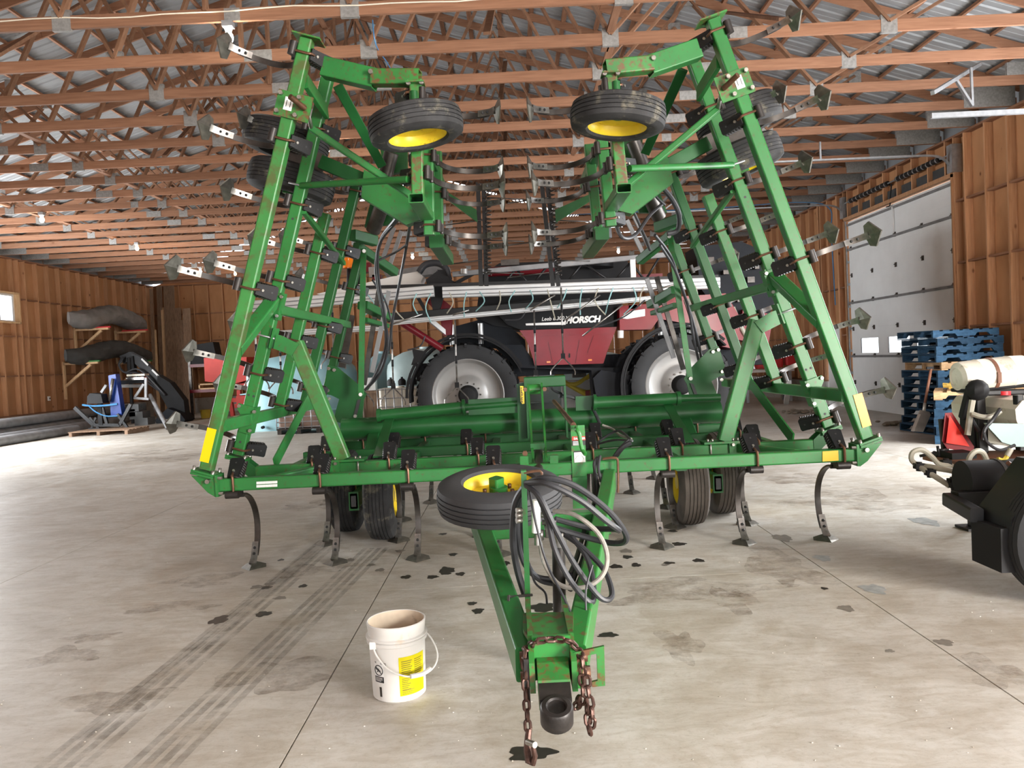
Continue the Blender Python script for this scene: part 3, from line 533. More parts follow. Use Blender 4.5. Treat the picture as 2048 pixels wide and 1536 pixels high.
# ================= FOLDED FIELD CULTIVATOR =================
def xc(z): return .165 - .015 * (z - .75)
def mc(u, v, Y):                       # pixel on either side -> half-machine coordinates (x outward)
    p = at(u, v, Y); s = 1 if p.x > xc(p.z) else -1
    return V(s * (p.x - xc(p.z)), p.y, p.z)
def W(s, p): p = Vector(p); return V(xc(p.z) + s * p.x, p.y, p.z)
def mid(z, y=0, dx=0): return V(xc(z) + dx, y, z)
cu = thing('field_cultivator', 'green field cultivator folded for transport with upright wings and black shanks', 'cultivator', (.165, 6.7, 0))
ROW = [6.05, 6.75, 7.67, 8.60, 9.55]; ZB = .75
def railx(z): return 2.6 - .312 * (z - .87)
def rp_(Y, z, off=0.0):                # point on a wing rail, off = outward of the rail plane
    return V(railx(z) + .955 * off, Y, z + .298 * off)
UP2 = lambda s: (-s * .955, 0, -.298)  # 'up' of a tine that sits on a wing (towards the machine)
# ---- main frame toolbars
hw = [2.50, 2.44, 2.27, 2.27, 2.27]
for k, Y in enumerate(ROW):
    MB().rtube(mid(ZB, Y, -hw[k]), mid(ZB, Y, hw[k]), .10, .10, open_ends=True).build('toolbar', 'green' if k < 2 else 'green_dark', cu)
for s in (-1, 1):
    MB().rtube(W(s, (2.2, 6.75, .70)), W(s, (2.2, 9.6, .70)), .08, .12).build('frame_beam', 'green', cu)
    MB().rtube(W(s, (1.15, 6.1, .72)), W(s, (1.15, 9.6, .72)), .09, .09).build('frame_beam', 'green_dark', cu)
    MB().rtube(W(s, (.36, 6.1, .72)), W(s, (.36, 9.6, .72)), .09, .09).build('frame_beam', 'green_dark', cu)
    MB().rtube(W(s, (2.08, 6.12, .76)), W(s, (1.78, 6.72, .76)), .07, .08).build('frame_brace', 'green', cu)
    mb = MB().box(W(s, (1.80, 6.69, .75)), (.20, .02, .14)); mb.mat(1)
    for dx in (-.07, .07):
        for dz in (-.045, .045): mb.cyl(W(s, (1.80 + dx, 6.68, .75 + dz)), W(s, (1.80 + dx, 6.655, .75 + dz)), .014, n=6)
    mb.build('splice_plate', ['green', 'bolt'], cu)
# ---- bolts helper
def bolts(mb, pts, d, r=.013, l=.028, n=6):
    d = Vector(d).normalized()
    for p in pts: p = Vector(p); mb.cyl(p, p + d * l, r, n=n)
    return mb
# ---- hinges at the ends of the first two toolbars
for s in (-1, 1):
    for Y, zb, xe in ((6.05, .87, 2.50), (6.75, .90, 2.30)):
        b0 = rp_(Y, zb); u = V(-.298, 0, .955); n_ = V(.955, 0, .298)
        mb = MB()
        for k in (0, 1):
            c = b0 - u * (.012 + k * .02); q = [c + n_ * a + V(0, b_, 0) for a, b_ in ((-.09, -.085), (.09, -.085), (.09, .085), (-.09, .085))]
            mb.prism([W(s, a) for a in q], W(s, b0 + u) - W(s, b0), .017)
        mb.mat(1); bolts(mb, [W(s, b0 + n_ * a + V(0, b_, 0) - u * .045) for a in (-.075, .075) for b_ in (-.07, .07)], W(s, b0 + u) - W(s, b0), .013, .07)
        mb.build('hinge_flange', ['green', 'bolt'], cu)
        if Y < 6.5:
            mb = MB(); e = V(xe, Y, ZB)
            for dy in (-.055, .055):
                q = [V(2.49, Y + dy, .69), V(2.52, Y + dy, .66), V(2.58, Y + dy, .70), V(2.70, Y + dy, .84), V(2.56, Y + dy, .82), V(2.49, Y + dy, .83)]
                mb.prism([W(s, a) for a in q], (0, 1, 0), .012)
            mb.prism([W(s, (2.505, Y + a, ZB + b_)) for a, b_ in ((-.075, -.085), (.075, -.085), (.075, .085), (-.075, .085))], (1, 0, 0), .02)
            mb.mat(1); bolts(mb, [W(s, (2.46, Y - .06, ZB + b_)) for b_ in (-.06, .06)], W(s, (1, 0, 0)) - W(s, (0, 0, 0)), .013, .05); mb.cyl(W(s, (2.57, Y - .09, .79)), W(s, (2.57, Y + .09, .79)), .018, n=8)
            mb.build('hinge_bracket', ['green', 'bolt'], cu)
        else:
            mb = MB()
            for dy in (-.05, .05): mb.prism([W(s, a) for a in (V(2.44, Y + dy, .70), V(2.50, Y + dy, .71), V(2.66, Y + dy, .86), V(2.52, Y + dy, .87), V(2.44, Y + dy, .80))], (0, 1, 0), .012)
            mb.build('hinge_bracket', 'green_dark', cu)
# ---- wing rails
RZ = [(.88, 4.17), (.91, 4.13), (1.24, 3.15), (1.24, 3.62), (1.40, 3.12)]
for s in (-1, 1):
    for k, (z0, z1) in enumerate(RZ):
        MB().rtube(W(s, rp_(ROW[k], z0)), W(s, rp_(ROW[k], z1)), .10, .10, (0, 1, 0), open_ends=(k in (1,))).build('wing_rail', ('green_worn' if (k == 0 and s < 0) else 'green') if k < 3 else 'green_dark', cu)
    # cap plate on the front rail
    u = V(-.298, 0, .955); n_ = V(.955, 0, .298); c = rp_(6.05, 4.18)
    MB().prism([W(s, c + n_ * a + V(0, b_, 0)) for a, b_ in ((-.12, -.09), (.10, -.09), (.10, .09), (-.12, .09))], W(s, c + u) - W(s, c), .012).build('rail_cap', 'green_rust', cu)
    # fore-aft members of the wing
    a = rp_(6.05, 1.22, -.02); b_ = rp_(9.5, 1.22, -.02); MB().rtube(W(s, a), W(s, b_), .09, .10, (0, 0, 1)).build('wing_beam', 'green', cu)
    a = rp_(6.75, 2.17, -.045); b_ = rp_(9.7, 2.17, -.045); MB().rtube(W(s, a), W(s, b_), .05, .085, (0, 0, 1)).build('wing_beam', 'green', cu)
    a = rp_(6.75, 3.02, -.06); b_ = rp_(8.6, 2.80, -.06); MB().rtube(W(s, a), W(s, b_), .05, .05, (0, 0, 1)).build('wing_brace', 'green', cu)
    MB().rtube(W(s, rp_(6.05, 1.80)), W(s, rp_(6.72, 2.25)), .095, .11, (-s * .955, 0, -.298)).build('wing_brace', 'green', cu)
    MB().rtube(W(s, mc(610, 160, 6.12)), W(s, mc(652, 224, 6.70)), .04, .13, (0, 1, .3), r=.006).build('wing_brace', 'green', cu)
    MB().rtube(W(s, mc(676, 172, 6.82)), W(s, mc(764, 332, 7.7)), .09, .03, (0, 1, 0), r=.005).build('wing_brace', 'green_dark', cu)
    # clamp plates with bolts on the second rail
    for zc, hh in ((1.22, .14), (2.20, .14)):
        c = rp_(6.75, zc); mb = MB(); q = [c + u * a + n_ * b2 + V(0, -.062, 0) for a, b2 in ((-hh * .75, -.085), (hh * .75, -.085), (hh * .75, .085), (-hh * .75, .085))]
        if zc < 2: q = [c + u * a + n_ * b2 + V(0, -.062, 0) for a, b2 in ((-.12, -.075), (.12, -.075), (.12, .085), (.07, .085), (.0, .02), (-.12, .03))]
        mb.prism([W(s, a) for a in q], (0, 1, 0), .016)
        q = [c + u * a + n_ * -.062 + V(0, b2, 0) for a, b2 in ((-.12, -.07), (.12, -.07), (.12, .07), (-.12, .07))]; mb.prism([W(s, a) for a in q], W(s, n_) - W(s, V(0, 0, 0)), .014)
        mb.mat(1); bolts(mb, [W(s, c + u * a - n_ * .07 + V(0, -.075, 0)) for a in (-.085, .085)], (0, -1, 0), .015, .022, 8)
        if zc < 2: bolts(mb, [W(s, c + u * .1 + n_ * .07 + V(0, -.07, 0))], (0, -1, 0), .015, .022, 8)
        mb.build('clamp_plate', ['green', 'bolt'], cu)
    # holes drilled in the rails
    mb = MB()
    for zz, dx in ((1.02, 0), (1.42, -.022), (1.42, .022), (2.93, 0)): c = rp_(6.75, zz, dx); mb.cyl(W(s, c + V(0, -.0515, 0)), W(s, c + V(0, -.049, 0)), .011, n=10)
    mb.build('rail_hole', 'print_black', cu)
    # wing stop post leaning on the frame, with its top bracket
    MB().rtube(W(s, (1.68, 6.75, .82)), W(s, (2.02, 6.75, 1.86)), .13, .10, (0, 1, 0)).build('wing_stop_post', 'green_worn' if s < 0 else 'green', cu)
    MB().prism([W(s, mc(u_, v_, 6.69)) for u_, v_ in ((553, 669), (563, 671), (598, 688), (584, 711), (547, 697))], (0, 1, 0), .012).build('stop_bracket', 'green', cu)
    mb = MB().box(W(s, (1.65, 6.75, .815)), (.34, .17, .018)); mb.mat(1); bolts(mb, [W(s, (1.65 + a, 6.70, .82)) for a in (-.13, -.09, .09, .13)], (0, 0, 1), .010, .03)
    mb.pipe([W(s, (1.54, 6.69, .83)), W(s, (1.54, 6.69, .68))], .009, 6); mb.build('post_foot', ['green', 'bolt'], cu)
    c = rp_(6.75, 1.93); MB().pipe([W(s, c + n_ * .13 + V(0, -.065, 0)), W(s, c - n_ * .09 + V(0, -.065, 0))], .008, 6).build('clamp_rod', 'galvanized', cu)
    MB().prism([W(s, c - n_ * .07 + u * a + V(0, b2, 0)) for a, b2 in ((-.09, -.09), (.09, -.09), (.09, .06), (-.09, .06))], W(s, n_) - W(s, V(0, 0, 0)), .014).build('stop_plate', 'green', cu)
    # flat diagonal braces behind
    MB().beam(W(s, (2.30, 6.80, .80)), W(s, (2.26, 8.0, 1.35)), .015, .11, (0, 0, 1)).build('frame_brace', 'green', cu)
    MB().beam(W(s, (1.38, 6.80, .82)), W(s, (1.46, 8.2, 1.12)), .012, .09, (1, 0, 0)).build('frame_brace', 'green_dark', cu)
    # upright link bar and lift plate
    MB().beam(W(s, mc(722, 790, 9.0) if s < 0 else mc(722, 790, 9.0)), W(s, mc(727, 497, 9.0)), .065, .02, (0, 1, 0)).build('lift_link', 'green', cu)
    lp = [mc(u_, v_, 9.3) for u_, v_ in ((656, 730), (676, 735), (716, 768), (733, 788), (728, 800), (724, 838), (690, 848), (668, 842), (672, 822), (679, 798), (662, 790), (646, 788))]
    MB().prism([W(s, a) for a in lp], (0, 1, 0), .03).build('lift_plate', 'green_dark', cu)
    mb = MB(); mb.prism([W(s, mc(u_, v_, 9.27)) for u_, v_ in ((715, 800), (722, 798), (713, 833), (707, 832))], (0, 1, 0), .01); mb.build('slot', 'print_black', cu)
    mb = MB(); bolts(mb, [W(s, mc(*q, 9.28)) for q in ((658, 737), (669, 740), (711, 832), (656, 781), (659, 797))], (0, -1, 0), .02, .03, 8); mb.cyl(W(s, mc(721, 789, 8.99)), W(s, mc(721, 789, 8.92)), .022, n=8); mb.cyl(W(s, mc(728, 502, 8.99)), W(s, mc(728, 502, 8.92)), .022, n=8); mb.build('pivot_bolt', 'bolt', cu)
# ---- rock shaft and fold cylinders
MB().cyl(mid(.96, 8.25, -2.0), mid(.96, 8.25, 2.05), .118, n=24, up=(0, 1, 0)).build('rock_shaft', 'green_dark', cu)
for s, (a, b_, e) in ((-1, ((755, 832), (925, 815), (1040, 806))), (1, ((1360, 797), (1192, 805), (1160, 812)))):
    mb = MB().cyl(at(*a, 8.0), at(*b_, 8.0), .062, n=18, up=(0, 1, 0)); mb.cyl(at(*b_, 8.0), at(*b_, 8.0) + V(.03 * -s, 0, .002), .085, n=18, up=(0, 1, 0)); mb.cyl(at(*a, 8.0), at(*a, 8.0) + V(.04 * -s, 0, .002), .075, n=18, up=(0, 1, 0)); mb.build('fold_cylinder', 'green_dark', cu)
    MB().cyl(at(*(b_ if s < 0 else a), 8.0), at(*(e if s < 0 else (1440, 795)), 8.0), .04, n=12, up=(0, 1, 0)).build('cylinder_rod', 'green_dark', cu)
MB().box((at(990, 812, 8.0)), (.55, .05, .16)).build('cylinder_bracket', 'green_dark', cu); MB().box((at(1172, 806, 8.1)), (.22, .05, .15)).build('cylinder_bracket', 'green_dark', cu)
# ---- mast in the middle: two uprights, top beam, linkage bars
for a, b_ in (((1052, 762), (1057, 876)), ((1128, 757), (1134, 874))): MB().beam(at(*a, 7.9), at(*b_, 7.9), .02, .12, (0, 1, 0)).build('mast_upright', 'green_dark', cu)
MB().rtube(at(1048, 765, 7.9), at(1130, 761, 7.9), .13, .11).build('mast_beam', 'green_dark', cu)
for a, b_ in (((1056, 772), (1066, 922)), ((1083, 770), (1092, 921))): MB().beam(at(*a, 7.4), at(*b_, 6.2), .018, .05, (0, 1, 0)).build('linkage_bar', 'green_bright', cu)
MB().cyl(at(1058, 779, 7.42), at(1080, 778, 7.42), .05, n=14).build('linkage_roller', 'green_bright', cu)
MB().beam(at(1061, 893, 6.35), at(1090, 892, 6.35), .03, .05).build('linkage_spacer', 'green', cu); MB().cyl(at(1077, 900, 6.5), at(1078, 945, 5.9), .035, n=12).build('lift_cylinder', 'steel_dark', cu)
MB().prism([at(u_, v_, 7.95) for u_, v_ in ((1033, 768), (1052, 764), (1056, 880), (1038, 884))], (0, 1, 0), .03).build('mast_plate', 'green_dark', cu)
mb = MB(); bolts(mb, [at(1050, 906, 6.1), at(1104, 918, 6.1), at(1049, 922, 6.1), at(1050, 779, 7.3), at(1089, 778, 7.3)], (0, -1, 0), .022, .035, 6); mb.build('pivot_bolt', 'rusty_rod', cu)
MB().prism([at(u_, v_, 6.02) for u_, v_ in ((1100, 911), (1116, 910), (1117, 960), (1099, 962))], (0, 1, 0), .03).build('mast_lug', 'green', cu); MB().prism([at(u_, v_, 6.02) for u_, v_ in ((1040, 912), (1056, 912), (1058, 935), (1040, 935))], (0, 1, 0), .03).build('mast_lug', 'green', cu)
# depth scale: yellow tag with letters
MB().prism([at(u_, v_, 7.86) for u_, v_ in ((1040, 772), (1048, 772), (1049, 807), (1045, 808), (1041, 803))], (0, 1, 0), .006).build('depth_scale', 'yellow', cu)
def text(txt, p, size, mat_, parent, xdir=(1, 0, 0), ydir=(0, 0, 1), shear=0, off=0.0, name='lettering', align='LEFT', ext=.0008):
    cu_ = bpy.data.curves.new(name, 'FONT'); cu_.body = txt; cu_.size = size; cu_.extrude = ext; cu_.shear = shear; cu_.offset = off; cu_.align_x = align; cu_.materials.append(M_[mat_])
    tmp = bpy.data.objects.new('tmp_text', cu_); C.objects.link(tmp); bpy.context.view_layer.update()
    me = bpy.data.meshes.new_from_object(tmp.evaluated_get(bpy.context.evaluated_depsgraph_get())); me.name = name; bpy.data.objects.remove(tmp)
    me.materials.clear(); me.materials.append(M_[mat_])
    o = bpy.data.objects.new(name, me); C.objects.link(o); X = Vector(xdir).normalized(); Yv = Vector(ydir).normalized(); Z = X.cross(Yv); M = Matrix((X, Yv, Z)).transposed().to_4x4(); M.translation = p
    if parent is not None:
        o.parent = parent
        if '_w' in parent: o.matrix_parent_inverse = Matrix([parent['_w'][i * 4:i * 4 + 4] for i in range(4)]).inverted()
    o.matrix_basis = M; return o
for k, ch in enumerate('FEDCBA'): text(ch, at(1041.5, 779.5 + k * 5.2, 7.84), .034, 'print_black', cu, off=.001)
# ---- levelling crank: plate with stickers and crank handle
MB().prism([at(u_, v_, 6.0) for u_, v_ in ((1141, 851), (1169, 850), (1174, 960), (1145, 962))], (0, 1, 0), .02).build('crank_plate', 'green_bright', cu)
MB().prism([at(u_, v_, 5.95) for u_, v_ in ((1145, 955), (1174, 953), (1174, 1015), (1146, 1017))], (0, 1, 0), .02).build('crank_plate', 'green', cu)
mb = MB().prism([at(u_, v_, 5.985) for u_, v_ in ((1144, 873), (1170, 872), (1171, 880), (1144, 881))], (0, 1, 0), .002); mb.mat(1).prism([at(u_, v_, 5.985) for u_, v_ in ((1144, 881), (1171, 880), (1171, 890), (1144, 892))], (0, 1, 0), .002)
for k in range(4): mb.mat(2).prism([at(1146, 883 + k * 2.2, 5.982), at(1165, 882.2 + k * 2.2, 5.982), at(1165, 883.2 + k * 2.2, 5.982), at(1146, 884 + k * 2.2, 5.982)], (0, 1, 0), .001)
mb.build('danger_sticker', ['print_red', 'print_black', 'sticker'], cu); text('DANGER', at(1147.5, 879.3, 5.98), .022, 'sticker', cu, off=.0006)
mb = MB().prism([at(u_, v_, 5.985) for u_, v_ in ((1148, 905), (1170, 904), (1171, 924), (1149, 925))], (0, 1, 0), .002); c = at(1159.5, 919, 5.98)
mb.mat(1); mb.pipe([c + V(.032 * math.cos(t), 0, .032 * math.sin(t)) for t in [math.pi * k / 10 for k in range(11)]], .0013, 4)
mb.prism([at(u_, v_, 5.984) for u_, v_ in ((1148, 902), (1165, 901), (1165, 904), (1148, 905))], (0, 1, 0), .001); mb.build('gauge_sticker', ['sticker', 'print_black'], cu)
MB().pipe([at(1153, 855, 5.95), at(1152, 858, 5.78), at(1158, 868, 5.75), at(1162, 890, 5.75), at(1165, 900, 5.75), at(1171, 909, 5.72)], .016, 8, 5).build('crank_handle', 'green_bright', cu); MB().cyl(at(1147, 850, 6.1), at(1108, 803, 7.5), .022, n=10).build('crank_shaft', 'rusty_rod', cu)
# ---- A-frame tongue
TA, TBk = (.56, 5.98, .66), (.115, 3.42, .40)
HX = at(1110, 1400, 2.95).x
for s in (-1, 1): MB().rtube(W(s, TA), V(HX - .003 + s * .098, 3.10, .385), .095, .15, (0, 0, 1)).build('tongue_tube', 'green_bright' if s > 0 else 'green', cu)
MB().rtube(W(-1, (.42, 4.95, .55)), W(1, (.42, 4.95, .55)), .10, .15).build('tongue_cross_tube', 'green', cu)
MB().prism([at(u_, v_, 0) if False else fl(u_, v_, .485) for u_, v_ in ((1046, 1229), (1147, 1227), (1146, 1262), (1135, 1283), (1062, 1288), (1046, 1262))], (0, 0, 1), .016).build('hitch_top_plate', 'green_rust', cu)
def HM(z, y=0, dx=0): return V(HX + dx, y, z + .035)
def HW(s, p): return V(HX + s * p[0], p[1], p[2] + .035)
for s in (-1, 1):
    q = [V(.083, 3.55, .33), V(.083, 3.55, .485), V(.083, 3.10, .47), V(.083, 2.98, .40), V(.083, 2.98, .28), V(.083, 3.2, .28)]
    MB().prism([HW(s, a) for a in q], (1, 0, 0), .022).build('hitch_side_plate', 'green_rust', cu)
MB().box(HM(.43, 3.07), (.155, .02, .09)).build('hitch_front_plate', 'green_bright', cu)
# drawbar eye casting
def yz(y, z): return (y, z)
mb = MB(); w2 = .078; pts = [(3.12, .40), (3.0, .385), (2.90, .33), (2.86, .275), (2.72, .262), (2.72, .19), (2.90, .19), (3.12, .23)]
mb.prism([HM(z, y) for y, z in [(3.12, .40), (3.02, .385), (2.945, .345), (2.92, .29), (2.92, .24), (3.12, .23)]], (1, 0, 0), .125); mb.build('drawbar_eye', 'green_rust', cu)
ey = MB(); Mx = Matrix.Translation(HM(.262, 2.835)) @ Matrix.Rotation(math.radians(20), 4, 'X')
ey.lathe([(.034, -.040), (.034, .036), (.040, .042), (.056, .040), (.0625, .032), (.0625, -.034), (.056, -.042), (.040, -.044), (.034, -.040)], Mx, 28); ey.box((0, .085, -.002), (.122, .09, .072), Mx); ey.build('drawbar_ring', 'cast_black', cu)
for q0, q1, r_, sd in (((.07, 3.04, .33), (.15, 3.04, .33), .026, 1), ((.07, 3.03, .40), (.14, 3.03, .40), .022, 1), ((.08, 3.05, .40), (.13, 3.05, .40), .022, -1), ((.08, 3.05, .32), (.13, 3.05, .32), .022, -1)): MB().cyl(HW(sd, q0), HW(sd, q1), r_, n=6).build('hitch_bolt', 'rusty_rod', cu)
MB().box(HW(-1, (.105, 3.03, .33)), (.02, .09, .17)).build('wear_plate', 'cast_black', cu)
# bracket plate with a square window on the right of the hitch
mb = MB(); A = [(1148, 1304), (1208, 1291), (1210, 1370), (1184, 1373), (1184, 1363), (1195, 1360), (1193, 1306), (1164, 1312), (1166, 1375), (1150, 1376)]
mb.prism([at(u_, v_, 3.02) for u_, v_ in A], (0, 1, 0), .014); mb.build('cylinder_stop_bracket', 'green_rust', cu)
# front stabiliser wheel lying over the tongue
def tyre(name, c, axis, Ro, wd_, rim, mats, ribs=5, parent=None, rimmat='yellow'):
    c = Vector(c); z = Vector(axis).normalized(); x = z.orthogonal().normalized(); y = z.cross(x); M = Matrix((x, y, z)).transposed().to_4x4(); M.translation = c
    e = bpy.data.objects.new(name, None); C.objects.link(e); e.empty_display_size = .1; e.parent = parent
    if parent is not None and '_w' in parent: e.matrix_parent_inverse = Matrix([parent['_w'][i * 4:i * 4 + 4] for i in range(4)]).inverted()
    h = wd_ / 2; pr = [(rim, -h * .78), (rim + .015, -h * .95), (rim + (Ro - rim) * .45, -h), (Ro - .045, -h * .93), (Ro - .012, -h * .76)]
    for k in range(ribs):
        a = -h * .72 + (2 * h * .72) * k / ribs; b_ = -h * .72 + (2 * h * .72) * (k + 1) / ribs; cr = lambda q: Ro - .010 * (q / h) ** 2 * 2
        pr += [(cr(a), a + .004), (cr(b_), b_ - .004)]
        if k < ribs - 1: pr += [(cr(b_) - .010, b_ - .003), (cr(b_) - .010, b_ + .003)]
    pr += [(Ro - .012, h * .76), (Ro - .045, h * .93), (rim + (Ro - rim) * .45, h), (rim + .015, h * .95), (rim, h * .78)]
    MB().lathe(pr, M, 40).build('tire', mats, e)
    MB().lathe([(rim + .012, -h * .80), (rim - .005, -h * .70), (rim - .02, -h * .3), (rim - .03, 0), (rim - .035, h * .15), (.11, h * .22), (.07, h * .12), (.0005, h * .12)], M, 32).build('rim', rimmat, e)
    MB().lathe([(.0005, h * .05), (rim - .03, h * .02), (rim - .02, h * .3), (rim - .005, h * .70), (rim + .012, h * .80)], M, 32).build('rim', rimmat, e)
    return e, M
e, M = tyre('stabilizer_wheel', at(999, 990, 4.45), (0, -.16, 1), .365, .19, .205, 'rubber_grey', 5, cu)
MB().cyl((0, 0, -.16), (0, 0, .05), .05, n=14).build('hub', 'green', e, M); MB().rtube((0, .02, .0), (0, .02, .10), .07, .07).build('spindle_bracket', 'green', e, M)
mb = MB()
for k in range(5): mb.cyl((.085 * math.cos(k * 1.2566), .085 * math.sin(k * 1.2566), .02), (.085 * math.cos(k * 1.2566), .085 * math.sin(k * 1.2566), .045), .012, n=6)
mb.build('lug_nut', 'rusty_rod', e, M)
MB().rtube(at(1000, 1010, 4.5), W(-1, (.28, 5.0, .66)), .08, .08).build('stabilizer_arm', 'green', cu)
# wing gauge wheels (lying flat at the top) and dual wing wheels
for s in (-1, 1):
    c = V(.73, 5.62, 3.34); ax = W(s, c + V(.12, 0, 1)) - W(s, c)
    e, M = tyre('gauge_wheel', W(s, c), -ax, .345, .20, .212, 'rubber', 5, cu); MB().lathe([(.001, .02), (.035, .02), (.042, 0), (.042, -.12)], M, 14).build('hub', 'green', e); MB().cyl(W(s, c + V(0, 0, .02)), W(s, c + V(0, 0, .25)), .03).build('spindle', 'green_dark', e)
    u = V(-.298, 0, .955)
    for k, c in enumerate((V(2.15, 7.40, 3.80), V(2.09, 7.25, 3.38))):
        e, M = tyre('wing_wheel', W(s, c), W(s, c + u * (-1)) - W(s, c), .40, .27, .22, 'rubber', 6, cu, 'steel_dark' if s < 0 else 'yellow'); MB().cyl((0, 0, -.1), (0, 0, .12), .06).build('hub', 'green', e, M)
    MB().cyl(W(s, (2.20, 7.25, 3.70)), W(s, (2.06, 7.25, 3.54)), .04).build('wheel_axle', 'steel_dark', cu)
    MB().prism([W(s, a) for a in (V(1.80, 7.2, 3.35), V(2.16, 7.2, 3.52), V(2.20, 7.2, 3.66), V(2.05, 7.2, 3.72), V(1.75, 7.2, 3.60))], (0, 1, 0), .03).build('wheel_arm', 'steel_dark', cu)
    # transport wheels under the frame
    for c, t_ in ((V(1.43, 7.20, .405), 0), (V(1.86, 7.62, .405), 1)):
        e, M = tyre('transport_wheel', W(s, c), W(s, V(c.x - 1, c.y, c.z)) - W(s, c), .405, .27, .205, 'rubber_brown' if s > 0 else 'rubber', 6, cu); MB().cyl((0, 0, -.1), (0, 0, .1), .07).build('hub', 'yellow', e, M)
    MB().rtube(W(s, (1.655, 6.95, .41)), W(s, (1.655, 7.9, .41)), .07, .14).build('walking_beam', 'green', cu); MB().rtube(W(s, (1.655, 7.4, .45)), W(s, (1.655, 8.2, .9)), .09, .12, (1, 0, 0)).build('wheel_leg', 'green_dark', cu)
    mb = MB().box(W(s, (1.655, 6.96, .41)), (.09, .02, .17)); mb.mat(1).box(W(s, (1.655, 6.945, .41)), (.045, .012, .10)); mb.build('beam_end', ['green_dark', 'print_black'], cu)
# ---- outer wing section folded down into the middle
OZ = [(2.93, 3.80), (2.74, 3.62), (2.76, 3.70)]
for s in (-1, 1):
    for k, (z0, z1) in enumerate(OZ):
        Y = ROW[k] - (.03 if k == 0 else 0)
        MB().rtube(W(s, (.79, Y, z0)), W(s, (.75, Y, z1)), .095, .095, (0, 1, 0)).build('outer_rail', 'green_rust' if k == 0 else 'green', cu)
    MB().rtube(W(s, (.80, 5.96, 2.90)), W(s, (.80, 6.80, 2.90)), .12, .075, (0, 0, 1), open_ends=True).build('outer_beam', 'green', cu)
    MB().rtube(W(s, (.79, 7.35, 2.78)), W(s, (.79, 8.7, 2.78)), .13, .12, (0, 0, 1)).build('outer_beam', 'green_dark', cu)
    MB().rtube(W(s, (.79, 6.7, 3.55)), W(s, (.79, 8.7, 3.55)), .09, .10, (0, 0, 1)).build('outer_beam', 'green_dark', cu)
    # arm joining the upper ends: channel and rusty box
    MB().rtube(W(s, mc(650, 136, 6.16)), W(s, mc(752, 160, 6.10)), .13, .15, (0, 0, 1), r=.008, open_ends=True).build('fold_arm', 'green', cu)
    MB().rtube(W(s, mc(745, 156, 6.07)), W(s, mc(840, 156, 6.02)), .11, .118, (0, 0, 1), r=.010, open_ends=True).build('fold_arm', 'green_rust', cu)
    mb = MB(); bolts(mb, [W(s, mc(742, 145, 6.02)), W(s, (.80, 5.96, 3.77)), W(s, (.70, 5.96, 3.77))], (0, -1, 0), .018, .03, 8); mb.build('pivot_bolt', 'bolt', cu)
    MB().box(W(s, (.75, 5.99, 3.775)), (.14, .14, .012)).build('arm_flange', 'green_rust', cu)
    # adjuster plate, threaded rod and the round strut to the folded section
    c = rp_(5.985, 3.66, -.03); u = V(-.298, 0, .955); n_ = V(.955, 0, .298)
    mb = MB().prism([W(s, c + u * a + n_ * b_) for a, b_ in ((-.10, -.14), (.10, -.14), (.10, .13), (-.10, .13))], (0, 1, 0), .016); mb.mat(1)
    bolts(mb, [W(s, c + u * a + n_ * b_) + V(0, -.01, 0) for a in (-.07, .07) for b_ in (-.04, .105)], (0, -1, 0), .016, .03, 8); mb.mat(2).prism([W(s, c + u * a + n_ * b_) + V(0, -.011, 0) for a, b_ in ((-.045, .0), (.055, .0), (.055, .065), (-.045, .065))], (0, 1, 0), .003)
    mb.mat(3).prism([W(s, c + u * a + n_ * b_) + V(0, -.013, 0) for a, b_ in ((-.02, .015), (.03, .015), (.03, .02), (-.02, .02))], (0, 1, 0), .001); mb.prism([W(s, c + u * a + n_ * b_) + V(0, -.013, 0) for a, b_ in ((-.02, .045), (.03, .045), (.03, .05), (-.02, .05))], (0, 1, 0), .001)
    mb.build('adjuster_plate', ['green_rust', 'bolt', 'sticker', 'print_black'], cu)
    MB().pipe([W(s, c - n_ * .10) + V(0, -.02, 0), W(s, c - n_ * .02) + V(0, -.14, .03)], .022, 10).build('adjuster_screw', 'rusty_rod', cu)
    p1 = rp_(6.2, 3.58, -.14); MB().cyl(W(s, c - n_ * .11 + V(0, .02, -.02)), W(s, p1), .017, n=8).build('adjuster_rod', 'bolt', cu); MB().rtube(W(s, p1), W(s, (.86, 6.3, 2.98)), .055, .055, (0, 0, 1)).build('adjuster_tube', 'green', cu)
    MB().cyl(W(s, (1.86, 6.70, 3.21)), W(s, (.86, 6.02, 3.06)), .028, n=12).build('strut_tube', 'green', cu)
    c = rp_(6.75, 3.21); MB().pipe([W(s, c + n_ * .10 + V(0, -.065, 0)), W(s, c - n_ * .08 + V(0, -.065, 0))], .008, 6).build('clamp_rod', 'galvanized', cu)
    # wide hinge arm below and dark lift cylinders
    MB().rtube(W(s, (1.74, 7.0, 3.48)), W(s, (1.30, 6.95, 3.26)), .10, .12, (0, 0, 1), r=.006).build('hinge_arm', 'green_dark', cu); MB().prism([W(s, a) for a in (V(1.34, 6.92, 3.36), V(.90, 6.92, 3.12), V(.86, 6.92, 2.90), V(1.00, 6.92, 2.86), V(1.38, 6.92, 3.12))], (0, 1, 0), .14).build('hinge_arm', 'green', cu)
    MB().cyl(W(s, mc(783, 305, 8.0)), W(s, mc(765, 372, 8.1)), .075, n=16).build('lift_cylinder', 'steel_dark', cu); MB().cyl(W(s, mc(768, 400, 8.3)), W(s, mc(746, 462, 8.5)), .08, n=16).build('lift_cylinder', 'steel_dark', cu)
    MB().prism([W(s, mc(u_, v_, 8.6)) for u_, v_ in ((742, 405), (790, 400), (785, 450), (730, 455), (733, 440))], (0, 1, 0), .06).build('hinge_plate', 'green_dark', cu)
